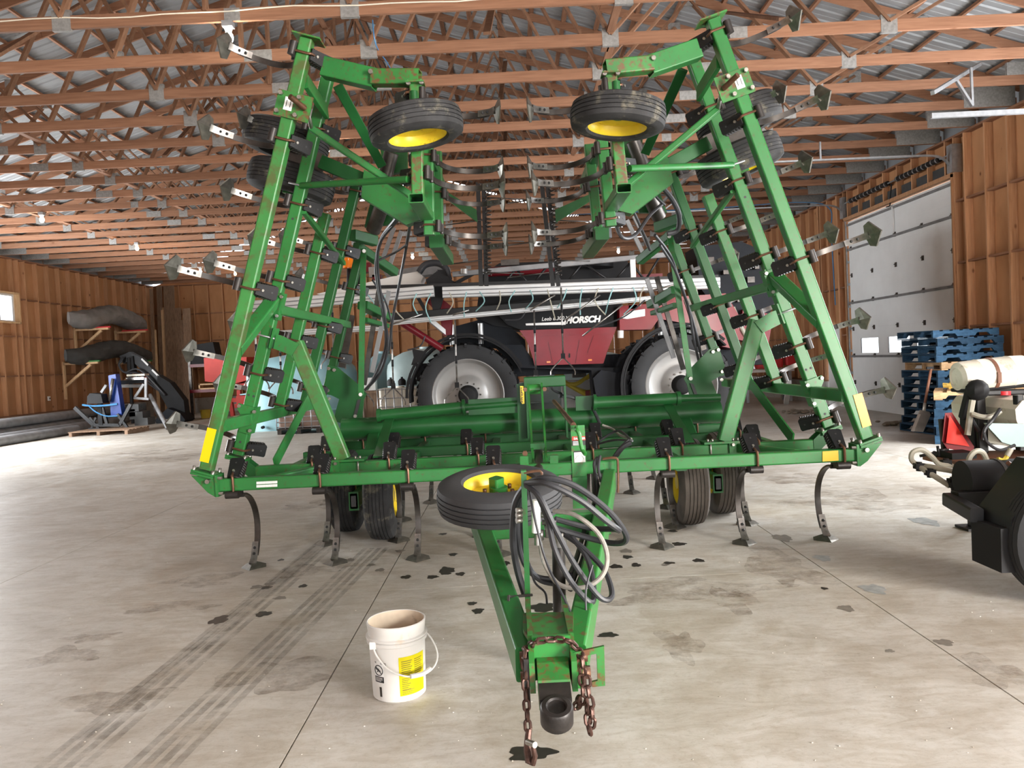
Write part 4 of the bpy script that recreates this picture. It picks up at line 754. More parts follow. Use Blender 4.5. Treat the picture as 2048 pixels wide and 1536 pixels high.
    MB().prism([W(s, mc(u_, v_, 8.3)) for u_, v_ in ((760, 290), (815, 290), (815, 345), (770, 350))], (0, 1, 0), .08).build('hinge_plate', 'green_dark', cu)
    MB().rtube(W(s, mc(705, 470, 8.7)), W(s, mc(750, 482, 9.0)), .10, .12).build('hinge_block', 'green_dark', cu); MB().rtube(W(s, mc(712, 492, 9.0)), W(s, mc(790, 545, 9.6)), .10, .10).build('hinge_block', 'green_dark', cu)
    # rear harrow carriers
    MB().rtube(W(s, mc(725, 610, 9.6)), W(s, mc(775, 635, 10.2)), .14, .10).build('harrow_bracket', 'green_dark', cu); MB().rtube(W(s, mc(728, 640, 9.6)), W(s, mc(772, 652, 10.2)), .10, .06).build('harrow_bracket', 'green_dark', cu)
    for p, q, w_, m2 in (((758, 580), (728, 770), .06, 'steel_dark'), ((778, 582), (744, 745), .055, 'pipe_grey'), ((703, 630), (684, 735), .09, 'steel_dark'), ((788, 455), (765, 520), .05, 'pipe_grey'), ((803, 462), (778, 535), .05, 'pipe_grey')):
        MB().beam(W(s, mc(*p, 10.0)), W(s, mc(*q, 10.0)), .04, w_, (1, 0, 0)).build('harrow_bar', m2, cu)
    # tall black harrow post with coils between the wings
    px = 965 if s < 0 else 1098; lean = (0 if s < 0 else 18)
    for dx in (-9, 2): MB().beam(at(px + dx - lean * .3, 368, 10.3), at(px + dx + 6 + lean * .6, 572, 10.3), .055, .05, (0, 1, 0)).build('harrow_post', 'black_paint', cu)
    mb = MB()
    for yv in range(400, 560, 24):
        c = at(px + 12 + lean * (yv - 460) / 200, yv, 10.24)
        mb.pipe([c + V(.035 * math.cos(a * 1.05), .035 * math.sin(a * 1.05), .009 * a - .04) for a in range(0, 26)], .008, 5)
    mb.build('harrow_spring', 'steel_dark', cu)
    for yv, l_ in ((395, 1), (440, -1), (480, 1), (520, -1), (545, 1)):
        c = at(px, yv, 10.25); MB().cyl(c, c + V(.55 * (-s) * l_, .1, -.03), .009, n=6).build('harrow_tooth', 'steel_dark', cu)
    MB().prism([at(px + (-s) * -1 * a * (1 if s < 0 else 1), b_, 10.2) for a, b_ in ((12, 420), (90, 385), (90, 398), (14, 445))] if s > 0 else [at(px - a, b_, 10.2) for a, b_ in ((12, 420), (70, 385), (70, 400), (10, 445))], (0, 1, 0), .04).build('harrow_gusset', 'green_dark', cu)
# ---- tine assemblies
def helix(r, turns, l, n=10): return [V(r * math.cos(2 * math.pi * k / n), l * k / (n * turns), r * math.sin(2 * math.pi * k / n)) for k in range(int(n * turns) + 1)]
pf = [(.03, -.095), (.10, -.10), (.21, -.115), (.33, -.17), (.425, -.265), (.47, -.38), (.465, -.50), (.43, -.60), (.385, -.665)]
sp = spline([V(0, y, z) for y, z in pf], 3)
tm = {}
tm['shank'] = MB().strip(sp, (1, 0, 0), .045, .016).mesh('shank', 'steel_dark')
mb = MB(); T, WLf, WLb, Cc = V(0, .185, -.765), V(-.108, .315, -.752), V(-.088, .375, -.735), V(0, .33, -.695)
def mir(a): return V(-a.x, a.y, a.z)
dn = V(0, .0, -.012)
top = [T, WLf, WLb, Cc, mir(WLb), mir(WLf)]; Rg = V(0, .24, -.735)
mb.add([T, WLf, WLb, Cc, Rg], [(0, 4, 1), (1, 4, 3, 2)], False); mb.add([mir(T), mir(WLf), mir(WLb), mir(Cc), mir(Rg)], [(0, 1, 4), (1, 2, 3, 4)], False)
mb.add([a + dn for a in (T, WLf, WLb, Cc)] + [mir(WLb) + dn, mir(WLf) + dn], [(0, 1, 2, 3), (0, 3, 4, 5)]); rim_ = [T, WLf, WLb, Cc, mir(WLb), mir(WLf)]
for i in range(6): a, b_ = rim_[i], rim_[(i + 1) % 6]; mb.add([a, b_, b_ + dn, a + dn], [(0, 1, 2, 3)])
mb.mat(1); mb.strip([V(0, .300, -.715), V(0, .345, -.675), V(0, .385, -.60), V(0, .405, -.555)], (1, 0, 0), .052, .014, [1.15, 1, 1, .95])
mb.mat(2)
for y, z in ((.358, -.64), (.380, -.595)): mb.cyl(V(0, y - .004, z), V(0, y - .0145, z - .006), .0115, n=10)
tm['shovel'] = mb.mesh('shovel', ['steel_shovel', 'steel_polished', 'print_black'])
mb = MB(); mb.cyl((-.05, -.062, -.075), (.05, -.062, -.075), .030, n=10); mb.box((0, -.01, -.078), (.075, .11, .045)); mb.box((0, .06, -.09), (.06, .09, .04)); mb.cyl((-.045, .075, -.10), (.045, .075, -.10), .018, n=8)
tm['pivot_casting'] = mb.mesh('pivot_casting', 'cast_black')
mb = MB(); mb.pipe([V(.012, .03, -.085), V(.012, -.045, -.092), V(.012, -.064, -.08), V(.012, -.066, .045), V(.006, -.06, .07), V(.0, -.02, .088)], .010, 6, 3)
tm['clamp_rod'] = mb.mesh('clamp_rod', 'rusty_rod')
d_ = V(0, .12, .115).normalized(); n_ = V(0, -.115, .12).normalized(); b0 = V(0, -.025, .058)
mb = MB(); q = [V(-.042, 0, 0) + b0, V(.042, 0, 0) + b0, V(.055, 0, 0) + b0 + d_ * .175, V(.04, 0, 0) + b0 + d_ * .185, V(-.04, 0, 0) + b0 + d_ * .185, V(-.055, 0, 0) + b0 + d_ * .175]
mb.prism([a + n_ * .01 for a in q], n_, .008)
for sx in (-1, 1): mb.prism([b0 + V(sx * .042, 0, 0), b0 + V(sx * .055, 0, 0) + d_ * .175, b0 + V(sx * .052, 0, 0) + d_ * .175 - n_ * .025, b0 + V(sx * .040, 0, 0) - n_ * .02], (1, 0, 0), .005)
mb.mat(1).cyl(b0 + d_ * .05 + n_ * .014, b0 + d_ * .05 + n_ * .026, .011, n=6); mb.mat(2).cyl(b0 + d_ * .135 + n_ * .0142, b0 + d_ * .135 + n_ * .015, .008, n=8)
tm['spring_housing'] = mb.mesh('spring_housing', ['black_paint', 'bolt', 'print_black'])
mb = MB(); Mh = Matrix((V(1, 0, 0), d_, V(1, 0, 0).cross(d_))).transposed().to_4x4(); Mh.translation = b0 - n_ * .050 + d_ * .0
mb.pipe([Mh @ a for a in helix(.058, 8, .19, 9)], .009, 5); tm['coil_spring'] = mb.mesh('coil_spring', 'cast_black')
def tine(c, up, sc=1.0, side=1):
    z = Vector(up).normalized(); y = V(0, 1, 0); x = y.cross(z); M = Matrix((x, y, z)).transposed().to_4x4() @ Matrix.Diagonal((1, 1, sc, 1)); M.translation = c
    sh = obj('shank', tm['shank'], cu, M)
    for nm in ('shovel', 'pivot_casting', 'clamp_rod', 'spring_housing', 'coil_spring'): obj(nm, tm[nm], sh)
Zf = [(0, (.34, 1.02, 1.71, 2.39)), (1, (.50, 1.28, 1.95)), (2, (.65, 1.38, 2.06)), (3, (.5, 1.17, 1.86)), (4, (.30, .95, 1.6, 2.2))]
for k, xs in Zf:
    for s in (-1, 1):
        for x in xs:
            if not (k == 0 and s > 0 and x < .5): tine(mid(ZB, ROW[k], s * x), (0, 0, 1))
WZ = [(4.07, 3.42, 2.29), (3.71, 3.07, 2.42, 1.62, .97), (2.78, 1.93, 1.30), (3.58, 2.94, 2.11, 1.41), (2.60, 1.77)]
for k, zs in enumerate(WZ):
    for s in (-1, 1):
        for z in zs: tine(W(s, rp_(ROW[k], z)), (-s * .955, 0, -.298))
for k, zs in enumerate(((3.70, 3.10), (3.41, 2.81), (3.29, 2.84))):
    for s in (-1, 1):
        for z in zs: tine(W(s, (.77, ROW[k], z)), (s, 0, .06), .86)
# ---- reflectors and stickers
for p, q, w_, m2 in (((424, 857), (408, 924), .072, 'reflector'), ((1715, 788), (1734, 853), .072, 'reflector_orange')):
    a, b_ = at(*p, 5.995), at(*q, 5.995); MB().beam(a, b_, .004, w_, (1, 0, 0)).build('reflector', m2, cu)
MB().prism([at(u_, v_, 5.995) for u_, v_ in ((1645, 903), (1676, 901), (1677, 921), (1645, 923))], (0, 1, 0), .003).build('reflector', 'reflector_orange', cu)
mb = MB()
for k in range(2):
    for j in range(14):
        u0 = 513 + j * 3; mb.prism([at(u_, v_ + k * 6.6 - (u0 - 513) * .048, 5.996) for u_, v_ in ((u0, 963.5), (u0 + 2.6, 963.4), (u0 + 2.6, 968.5), (u0, 968.6))], (0, 1, 0), .002)
mb.build('data_plate', 'sticker', cu)
mb = MB().prism([at(u_, v_, 8.28) for u_, v_ in ((1286, 377), (1297, 375), (1303, 395), (1292, 397))], (0, 1, 0), .004); mb.mat(1).prism([at(u_, v_, 8.275) for u_, v_ in ((1286, 377), (1290, 376), (1296, 396), (1292, 397))], (0, 1, 0), .004); mb.build('warning_sticker', ['sticker', 'print_orange'], cu)
# ---- hose holder and hoses on the tongue
MB().beam(at(1047, 940, 3.72), at(1056, 1215, 3.72), .026, .05, (0, 1, 0)).build('hose_holder', 'green', cu)
mb = MB(); bolts(mb, [at(1044, v_, 3.70) for v_ in (1020, 1030, 1040)], (-1, -.4, 0), .014, .03, 8); mb.build('holder_bolt', 'bolt', cu)
MB().pipe([at(1048, 946, 3.7), at(1080, 942, 3.7), at(1083, 955, 3.7)], .007, 6, 3).build('holder_pin', 'rusty_rod', cu)
MB().pipe([at(1018, 1290, 3.5), at(1017, 1200, 3.56), at(1024, 1194, 3.6), at(1064, 1190, 3.68)], .007, 6, 3).build('clamp_rod', 'steel_dark', cu)
MB().cyl(at(1117, 1085, 3.95), V(at(1117, 1085, 3.95).x - .02, 3.95, .02), .034, n=16).build('jack_tube', 'cast_black', cu); MB().box((at(1117, 1085, 3.95).x - .02, 3.95, .012), (.16, .16, .02)).build('jack_foot', 'cast_black', cu); MB().cyl(at(1117, 1060, 3.95), at(1117, 1092, 3.95), .042, n=14).build('jack_head', 'steel_polished', cu)
MB().cyl(at(1072, 1000, 3.72), at(1072, 1065, 3.72), .022, n=12).build('manual_tube', 'white_paint', cu); MB().cyl(at(1074, 1068, 3.74), at(1074, 1090, 3.74), .014, n=10).build('coupling', 'steel_polished', cu)
for p, q in (((1076, 1030), (1100, 1030)), ((1084, 1045), (1112, 1046)), ((1082, 1060), (1082, 1080)), ((1094, 1050), (1096, 1075))): MB().cyl(at(*p, 3.8), at(*q, 3.8), .014, n=8).build('hose_fitting', 'steel_polished', cu)
HS = [([(1052, 968, 3.7), (1090, 956, 3.6), (1150, 972, 3.6), (1215, 1020, 3.65), (1250, 1065, 3.7), (1248, 1084, 3.75), (1215, 1085, 3.85), (1150, 1068, 3.9), (1100, 1052, 3.85)], .0155, 'hose'),
      ([(1052, 966, 3.68), (1095, 968, 3.55), (1160, 1000, 3.55), (1210, 1040, 3.58), (1237, 1060, 3.62), (1228, 1058, 3.75), (1180, 1056, 3.9), (1110, 1038, 3.85)], .0145, 'hose'),
      ([(1052, 968, 3.68), (1075, 990, 3.62), (1095, 1040, 3.6), (1110, 1100, 3.55), (1140, 1160, 3.52), (1180, 1205, 3.5), (1188, 1180, 3.6), (1176, 1120, 3.75), (1145, 1075, 3.85)], .0135, 'hose'),
      ([(1052, 970, 3.67), (1080, 995, 3.6), (1112, 1060, 3.57), (1150, 1130, 3.53), (1200, 1195, 3.5), (1224, 1190, 3.55), (1208, 1140, 3.7), (1165, 1095, 3.8), (1130, 1070, 3.88)], .0135, 'hose'),
      ([(1108, 1022, 3.75), (1150, 1030, 3.65), (1195, 1065, 3.6), (1214, 1110, 3.58), (1205, 1150, 3.58), (1170, 1174, 3.58), (1120, 1170, 3.62), (1090, 1130, 3.7), (1080, 1085, 3.8)], .0115, 'hose_grey'),
      ([(1048, 975, 3.75), (1030, 1010, 3.8), (1026, 1080, 3.85), (1035, 1140, 3.9), (1050, 1190, 3.9)], .018, 'hose'),
      ([(1050, 975, 3.8), (1036, 1020, 3.85), (1036, 1080, 3.9), (1050, 1130, 3.95), (1080, 1160, 4.0), (1110, 1168, 4.0)], .014, 'hose'),
      ([(1054, 980, 3.8), (1045, 1040, 3.9), (1050, 1110, 3.95), (1070, 1150, 4.0), (1105, 1158, 4.0)], .013, 'hose'),
      ([(1056, 972, 3.66), (1075, 1060, 3.6), (1095, 1130, 3.55), (1130, 1200, 3.45), (1166, 1282, 3.35)], .006, 'hose'),
      ([(1058, 1128, 3.9), (1070, 1165, 3.95), (1090, 1185, 4.0), (1094, 1208, 4.0)], .006, 'hose'),
      ([(1185, 1130, 3.5), (1172, 1180, 3.45), (1172, 1240, 3.4), (1165, 1280, 3.35)], .005, 'hose'),
      ([(1200, 1000, 5.6), (1180, 1060, 5.0), (1165, 1120, 4.4), (1150, 1150, 4.0), (1140, 1180, 3.9)], .015, 'hose'),
      ([(1190, 1000, 5.6), (1172, 1050, 5.0), (1155, 1110, 4.4), (1140, 1150, 4.0)], .015, 'hose'),
      ([(1210, 990, 5.6), (1192, 1050, 5.0), (1176, 1120, 4.4), (1155, 1170, 3.9)], .015, 'hose'),
      ([(1195, 915, 5.9), (1188, 930, 5.85), (1196, 970, 5.8), (1204, 1000, 5.6), (1190, 1005, 5.6), (1188, 960, 5.8), (1192, 920, 5.88)], .012, 'hose'),
      ([(1200, 912, 5.88), (1197, 940, 5.8), (1208, 980, 5.75), (1206, 1000, 5.6), (1196, 1000, 5.65), (1193, 950, 5.8)], .012, 'hose'),
      ([(1262, 885, 6.6), (1245, 895, 6.6), (1232, 912, 6.6)], .022, 'hose'), ([(1258, 880, 6.62), (1238, 900, 6.6), (1228, 914, 6.6)], .018, 'hose'), ([(1195, 885, 7.2), (1220, 868, 7.2), (1240, 862, 7.1), (1262, 880, 6.7)], .011, 'hose'), ([(1196, 888, 7.2), (1230, 880, 7.0), (1265, 882, 6.7)], .010, 'hose'),
      ([(1200, 848, 8.0), (1180, 810, 8.1), (1145, 795, 8.1), (1118, 792, 8.0)], .018, 'hose'), ([(1130, 790, 8.0), (1110, 782, 7.9), (1103, 775, 7.8)], .014, 'hose'),
      ([(1205, 850, 7.9), (1225, 858, 7.8), (1240, 870, 7.4), (1262, 878, 6.8)], .012, 'hose_grey')]
for P, r_, m2 in HS: MB().pipe([at(*p) for p in P], r_, 8, 6).build('hydraulic_hose', m2, cu)
MB().pipe([at(1205, 918, 5.93), at(1232, 916, 5.93), at(1236, 935, 5.93), at(1236, 985, 5.93)], .010, 6, 3).build('clamp_rod', 'rusty_rod', cu)
# hoses running up the wings
for P, r_, s_ in (([(818, 405, 7.0), (790, 440, 7.6), (762, 480, 8.0), (752, 540, 8.4), (765, 620, 8.8), (775, 690, 9.2), (760, 745, 9.6), (735, 775, 9.8)], .020, 1), ([(820, 410, 7.0), (795, 440, 7.6), (758, 490, 8.0), (757, 560, 8.4), (770, 640, 8.8), (770, 700, 9.2), (745, 760, 9.7), (730, 780, 9.8)], .018, 1), ([(828, 400, 7.0), (815, 480, 8.0), (800, 560, 8.5), (785, 640, 8.8), (778, 700, 9.1)], .016, 1), ([(758, 520, 8.3), (790, 505, 8.3), (812, 490, 8.0)], .012, 1), ([(745, 560, 8.6), (770, 600, 8.8), (785, 650, 8.9)], .012, 1),
                  ([(1232, 450, 7.0), (1245, 475, 7.0), (1270, 470, 7.2), (1300, 430, 7.6), (1325, 408, 7.8)], .018, 1), ([(1325, 375, 7.8), (1345, 400, 7.9), (1358, 430, 8.0), (1355, 460, 8.1), (1335, 468, 8.1)], .026, 1), ([(1293, 350, 7.6), (1310, 390, 7.7), (1330, 410, 7.8)], .014, 1), ([(1310, 470, 8.2), (1340, 510, 8.5), (1358, 560, 8.8), (1385, 640, 9.3), (1400, 700, 9.6), (1405, 730, 9.7)], .018, 1), ([(1320, 490, 8.2), (1350, 540, 8.6), (1375, 610, 9.0), (1388, 680, 9.5), (1398, 725, 9.7)], .016, 1), ([(1255, 400, 8.0), (1275, 440, 8.3), (1300, 500, 8.8)], .016, 1)):
    MB().pipe([at(*p) for p in P], r_, 8, 5).build('hydraulic_hose', 'hose', cu)
# ---- safety chain hung over the hitch
def chain(pts, link=.052, wdt=.036, r_=.0065, label='', name='safety_chain'):
    P = spline([Vector(p) for p in pts], 24); t = thing(name, label, 'chain', P[0]); oval = []
    for k in range(16):
        a = 2 * math.pi * k / 16; hx = (wdt / 2 - r_) * math.cos(a); hy = (link / 2 - wdt / 2) * (1 if math.sin(a) > 0 else -1) + (wdt / 2 - r_) * math.sin(a); oval.append(V(hx, 0, hy))
    me = MB().pipe(oval, r_, 6, 0, True).mesh('link', 'chain_rust'); step = link - 2.2 * r_; acc = 0; k = 0; i = 0; pos = [P[0]]
    L_ = [0]
    for a, b_ in zip(P, P[1:]): L_.append(L_[-1] + (b_ - a).length)
    d = step / 2
    while d < L_[-1]:
        while L_[i + 1] < d: i += 1
        f = (d - L_[i]) / max(1e-6, L_[i + 1] - L_[i]); c = P[i].lerp(P[i + 1], f); z = (P[i + 1] - P[i]).normalized(); x = z.orthogonal().normalized()
        ref = V(1, 0, 0) if abs(z.x) < .8 else V(0, 1, 0); x = (ref - z * ref.dot(z)).normalized(); y = z.cross(x)
        if k % 2: x, y = y, -x
        ang = .35; x, y = x * math.cos(ang) + y * math.sin(ang), y * math.cos(ang) - x * math.sin(ang)
        M = Matrix((x, y, z)).transposed().to_4x4(); M.translation = c; obj('link', me, t, M); d += step; k += 1
    return t
ch = chain([at(1056, 1462, 2.93), at(1055, 1440, 2.95), at(1052, 1390, 2.97), at(1050, 1340, 3.0), at(1049, 1305, 3.02), fl(1058, 1293, .47), fl(1075, 1283, .508), fl(1105, 1279, .510), fl(1133, 1281, .508), fl(1152, 1295, .47), at(1164, 1318, 3.0), at(1166, 1350, 2.98), at(1168, 1368, 2.97)], label='rusty safety chain draped over the hitch with a hook at its end')
mb = MB(); mb.pipe([at(1058, 1458, 2.93), at(1056, 1475, 2.92), at(1055, 1500, 2.91), at(1058, 1522, 2.90), at(1066, 1526, 2.89), at(1070, 1512, 2.88), at(1066, 1492, 2.88)], [.012, .013, .016, .016, .013, .011, .008], 8); mb.build('hook', 'chain_rust', ch)
mb = MB(); mb.cyl(at(1055, 1484, 2.90), at(1070, 1490, 2.86), .012, n=10); mb.build('hook_pin', 'bolt', ch)
chain([at(1163, 1350, 2.95), at(1166, 1385, 2.93), at(1162, 1408, 2.94), at(1152, 1412, 2.98), at(1160, 1395, 2.95)], label='short rusty chain loop dangling beside the drawbar eye')
chain([at(1174, 1352, 2.94), at(1178, 1390, 2.92), at(1184, 1420, 2.90), at(1184, 1445, 2.89), at(1180, 1462, 2.89), at(1176, 1440, 2.9), at(1174, 1400, 2.92)], label='rusty chain length hanging lowest at the window bracket')
# ================= SELF-PROPELLED SPRAYER BEHIND =================
sy = thing('crop_sprayer', 'red and black self-propelled sprayer with white folded boom and tall silver wheels', 'sprayer', (1.2, 15.6, 0))
def arc(c, r, a0, a1, n, Y): return [V(c.x + r * math.cos(math.radians(a0 + (a1 - a0) * k / n)), Y, c.z + r * math.sin(math.radians(a0 + (a1 - a0) * k / n))) for k in range(n + 1)]
for wx in (-.84, 3.21):
    for near in (1, 0):
        Y = 14.75 if near else 17.3; c = V(wx, Y, .985)
        e = bpy.data.objects.new('wheel', None); C.objects.link(e); e.parent = sy; e.matrix_parent_inverse = Matrix.Translation(-Vector((1.2, 15.6, 0)))
        M = Matrix.Translation(c) @ Matrix.Rotation(H90, 4, 'X')          # local +z -> -y (towards the camera)
        tb = MB().lathe([(.68, -.18), (.74, -.20), (.88, -.21), (.955, -.19), (.965, -.05), (.965, .05), (.955, .19), (.88, .21), (.74, .20), (.68, .18)], M, 48)
        tb.build('tire', 'rubber_clean', e); lg = MB()
        for k in range(44):
            a = 2 * math.pi * k / 44; s_ = 1 if k % 2 else -1
            p0 = V(.95 * math.cos(a), .95 * math.sin(a), s_ * .20); p1 = V(.985 * math.cos(a + .10), .985 * math.sin(a + .10), s_ * .01); up = V(math.cos(a), math.sin(a), 0)
            q0 = V(.90 * math.cos(a), .90 * math.sin(a), s_ * .212)
            lg.beam(M @ p0, M @ p1, .045, .05, M.to_3x3() @ up); lg.beam(M @ q0, M @ p0, .045, .03, M.to_3x3() @ V(0, 0, 1))
        lg.build('tread_lug', 'rubber_clean', e)
        MB().lathe([(.69, .185), (.675, .19), (.655, .175), (.63, .12), (.60, .10), (.40, .085), (.36, .10), (.31, .14), (.19, .15), (.18, .15)], M, 48).build('rim', 'wheel_silver', e)
        MB().lathe([(.19, .15), (.185, .20), (.15, .26), (.145, .36), (.13, .37), (.001, .37)], M, 24).build('hub', 'black_matte', e)
        lb = MB()
        for k in range(12): a = k * math.pi / 6; p = V(.235 * math.cos(a), .235 * math.sin(a), .145); lb.cyl(M @ p, M @ (p + V(0, 0, .03)), .018, n=6)
        lb.build('lug_nut', 'steel_dark', e)
        if near:
            f = MB(); prof = arc(c, 1.10, 20 if wx < 0 else 40, 185 if wx < 0 else 205, 20, Y - .02); f.strip(prof, (0, 1, 0), .50, .03); f.strip(arc(c, 1.15, 25 if wx < 0 else 45, 180 if wx < 0 else 200, 20, Y - .27), (0, 1, 0), .03, .05); f.build('fender', 'black_matte', sy)
    MB().rtube((wx, 14.9, 1.0), (wx, 17.2, 1.0), .25, .28).build('axle', 'navy_black', sy)
    MB().box((wx, 15.35, 1.75), (.55, .5, 1.0)).build('leg_column', 'navy_black', sy)
    for dx in (-.28, .28): MB().cyl((wx + dx, 14.98, 1.95), (wx + dx, 14.98, 2.35), .05, n=12).build('suspension_rod', 'alu_white', sy)
MB().rtube((-1.9, 15.5, 1.45), (5.2, 15.5, 1.45), .25, .35).build('chassis_beam', 'navy_black', sy); MB().rtube((-1.9, 16.6, 1.45), (5.2, 16.6, 1.45), .25, .35).build('chassis_beam', 'navy_black', sy)
MB().prism([at(u, v, 15.1) for u, v in ((985, 690), (1045, 690), (1075, 735), (1235, 735), (1240, 800), (1185, 800), (1180, 740), (1030, 735))], (0, 1, 0), .5).build('undercarriage', 'navy_black', sy)
MB().prism([at(u, v, 14.9) for u, v in ((1184, 756), (1200, 740), (1260, 750), (1262, 790), (1246, 800), (1190, 790))], (0, 1, 0), .4).build('battery_box', 'navy_black', sy)
MB().prism([at(u, v, 15.2) for u, v in ((885, 690), (905, 655), (960, 640), (1010, 645), (1050, 680), (1055, 735), (1040, 735), (1010, 700), (940, 690))], (0, 1, 0), .3).build('wheel_arch', 'navy_black', sy)
# main tank: rounded hull above the panels
hull = [(955, 640), (965, 560), (1000, 536), (1240, 528), (1262, 560), (1262, 600), (1232, 612), (1230, 655), (1040, 662), (990, 655)]
MB().prism([at(u, v, 15.8) for u, v in hull], (0, 1, 0), 1.6).build('main_tank', 'tank_black', sy)
MB().prism([at(u, v, 14.95) for u, v in ((980, 612), (1060, 600), (1226, 600), (1229, 653), (1042, 660), (1015, 650))], (0, 1, 0), .10).build('tank_panel', 'tank_black', sy)
pan = MB(); edge = spline([at(u, v, 14.85) for u, v in ((1039, 661), (1052, 680), (1062, 705), (1069, 731))], 4)
pan.prism(edge + [at(u, v, 14.85) for u, v in ((1206, 727), (1213, 705), (1233, 654))], (0, 1, 0), .12); rp2 = pan.build('side_panel', 'red_paint', sy)
for a, b_ in (((1042, 672), (1224, 667)), ((1075, 712), (1208, 706))): MB().beam(at(*a, 14.78), at(*b_, 14.78), .012, .02).build('panel_ridge', 'red_paint', rp2)
for a, b_ in (((1098, 684), (1107, 728)), ((1160, 680), (1152, 726)), ((1188, 672), (1176, 706))): MB().beam(at(*a, 14.782), at(*b_, 14.782), .012, .02, (1, 0, 0)).build('panel_ridge', 'red_paint', rp2)
for u, v in ((1097, 724), (1180, 720)): MB().box(at(u, v, 14.78), (.07, .02, .03)).build('side_marker', 'beacon', rp2)
MB().box(at(1139, 711, 14.78), (.025, .02, .08)).build('panel_latch', 'black_matte', rp2)
MB().prism([at(u, v, 14.9) for u, v in ((1235, 614), (1312, 608), (1312, 640), (1298, 660), (1236, 661))], (0, 1, 0), .5).build('side_box', 'red_paint', sy); MB().box(at(1265, 614, 14.7), (.16, .1, .08)).build('filler_cap', 'red_paint', sy); MB().prism([at(u, v, 14.63) for u, v in ((1240, 636), (1262, 622), (1290, 618), (1290, 632), (1255, 638))], (0, 1, 0), .01).build('white_flash', 'sticker', sy)
MB().cyl(at(1241, 661, 14.8), at(1241, 676, 14.8), .06, n=12).build('filter_bowl', 'white_paint', sy)
MB().prism([at(u, v, 15.3) for u, v in ((1300, 600), (1440, 590), (1470, 640), (1462, 700), (1420, 690), (1400, 655), (1312, 640))], (0, 1, 0), .8).build('engine_hood', 'red_paint', sy)
MB().prism([at(u, v, 15.6) for u, v in ((1380, 500), (1470, 490), (1540, 520), (1545, 600), (1500, 660), (1440, 650), (1390, 580))], (0, 1, 0), .9).build('rear_frame', 'navy_black', sy)
MB().prism([at(u, v, 15.2) for u, v in ((1480, 620), (1540, 630), (1530, 690), (1470, 680))], (0, 1, 0), .4).build('rear_box', 'red_paint', sy)
for u, v, s_ in ((1420, 520, .12), (1450, 545, .1), (1500, 560, .14), (1478, 600, .1), (1530, 580, .1), (1512, 535, .08)): MB().box(at(u, v, 15.05), (s_, .15, s_ * .8)).build('valve_block', 'steel_dark', sy)
MB().pipe([at(1465, 615, 15), at(1480, 650, 15), at(1492, 672, 15), at(1500, 690, 15.1)], .05, 10, 5).build('exhaust_hose', 'hose_clear', sy)
# lettering on the tank
MB().prism([at(u, v, 14.885) for u, v in ((1051, 647), (1128, 643.5), (1131, 639), (1136, 639), (1131, 649.5), (1052, 651))], (0, 1, 0), .006).build('logo_stripe', 'sticker', sy)
text('HORSCH', at(1131, 646.6, 14.885), .165, 'sticker', sy, shear=.22, off=.009, ext=.003); text('Leeb 6.300 VL', at(1083, 641.6, 14.885), .098, 'sticker', sy, shear=.22, off=.001, ext=.003)
# boom: white aluminium profiles
def profile(p, q, h, name='boom_profile', m='alu_white', w=.16):
    p, q = Vector(p), Vector(q); b = MB(); b.rtube(p, q, w, h, r=.02)
    o = b.build(name, m, sy)
    for k in (-.25, .12): z = V(0, -w / 2 - .004, h * k); MB().beam(p + z, q + z, .012, h * .10).build('profile_groove', 'pipe_grey', o)
    return o
profile(at(505, 613, 13.3), at(868, 582, 13.3), .19); profile(at(886, 592, 13.35) + V(0, 0, .06), at(1438, 566, 13.3), .19)
profile(at(540, 668, 13.5), at(770, 655, 13.5), .10); profile(at(782, 646, 13.4), at(1330, 594, 13.4), .085, w=.1)
MB().rtube(at(775, 636, 13.55), at(1180, 604, 13.55), .10, .16).build('boom_tube', 'black_paint', sy); MB().beam(at(700, 576, 13.3), at(1435, 553, 13.4), .12, .05).build('boom_top_rail', 'black_paint', sy)
MB().prism([at(u, v, 14.2) for u, v in ((640, 590), (730, 570), (805, 552), (838, 546), (850, 556), (845, 566), (848, 580), (700, 596))], (0, 1, 0), .5).build('white_tank', 'white_paint', sy)
MB().prism([at(u, v, 14.6) for u, v in ((770, 546), (860, 532), (900, 536), (900, 546), (780, 562))], (0, 1, 0), .4).build('tank_cover', 'pipe_grey', sy)
MB().pipe([at(838, 545, 13.9), at(850, 530, 13.9), at(872, 526, 13.9), at(890, 535, 13.9), at(898, 560, 13.9)], .06, 10, 5).build('boom_hose', 'hose', sy)
MB().prism([at(u, v, 13.6) for u, v in ((852, 560), (872, 545), (900, 555), (905, 580), (888, 592), (880, 620), (868, 630), (862, 600))], (0, 1, 0), .12).build('boom_joint', 'black_matte', sy)
MB().prism([at(u, v, 13.7) for u, v in ((875, 540), (890, 540), (905, 580), (885, 580))], (0, 1, 0), .1).build('boom_joint', 'black_matte', sy)
for a, b_ in (((872, 545), (930, 580)), ((905, 570), (960, 540)), ((830, 585), (862, 640))): MB().beam(at(*a, 13.6), at(*b_, 13.6), .05, .06).build('boom_strut', 'black_matte', sy)
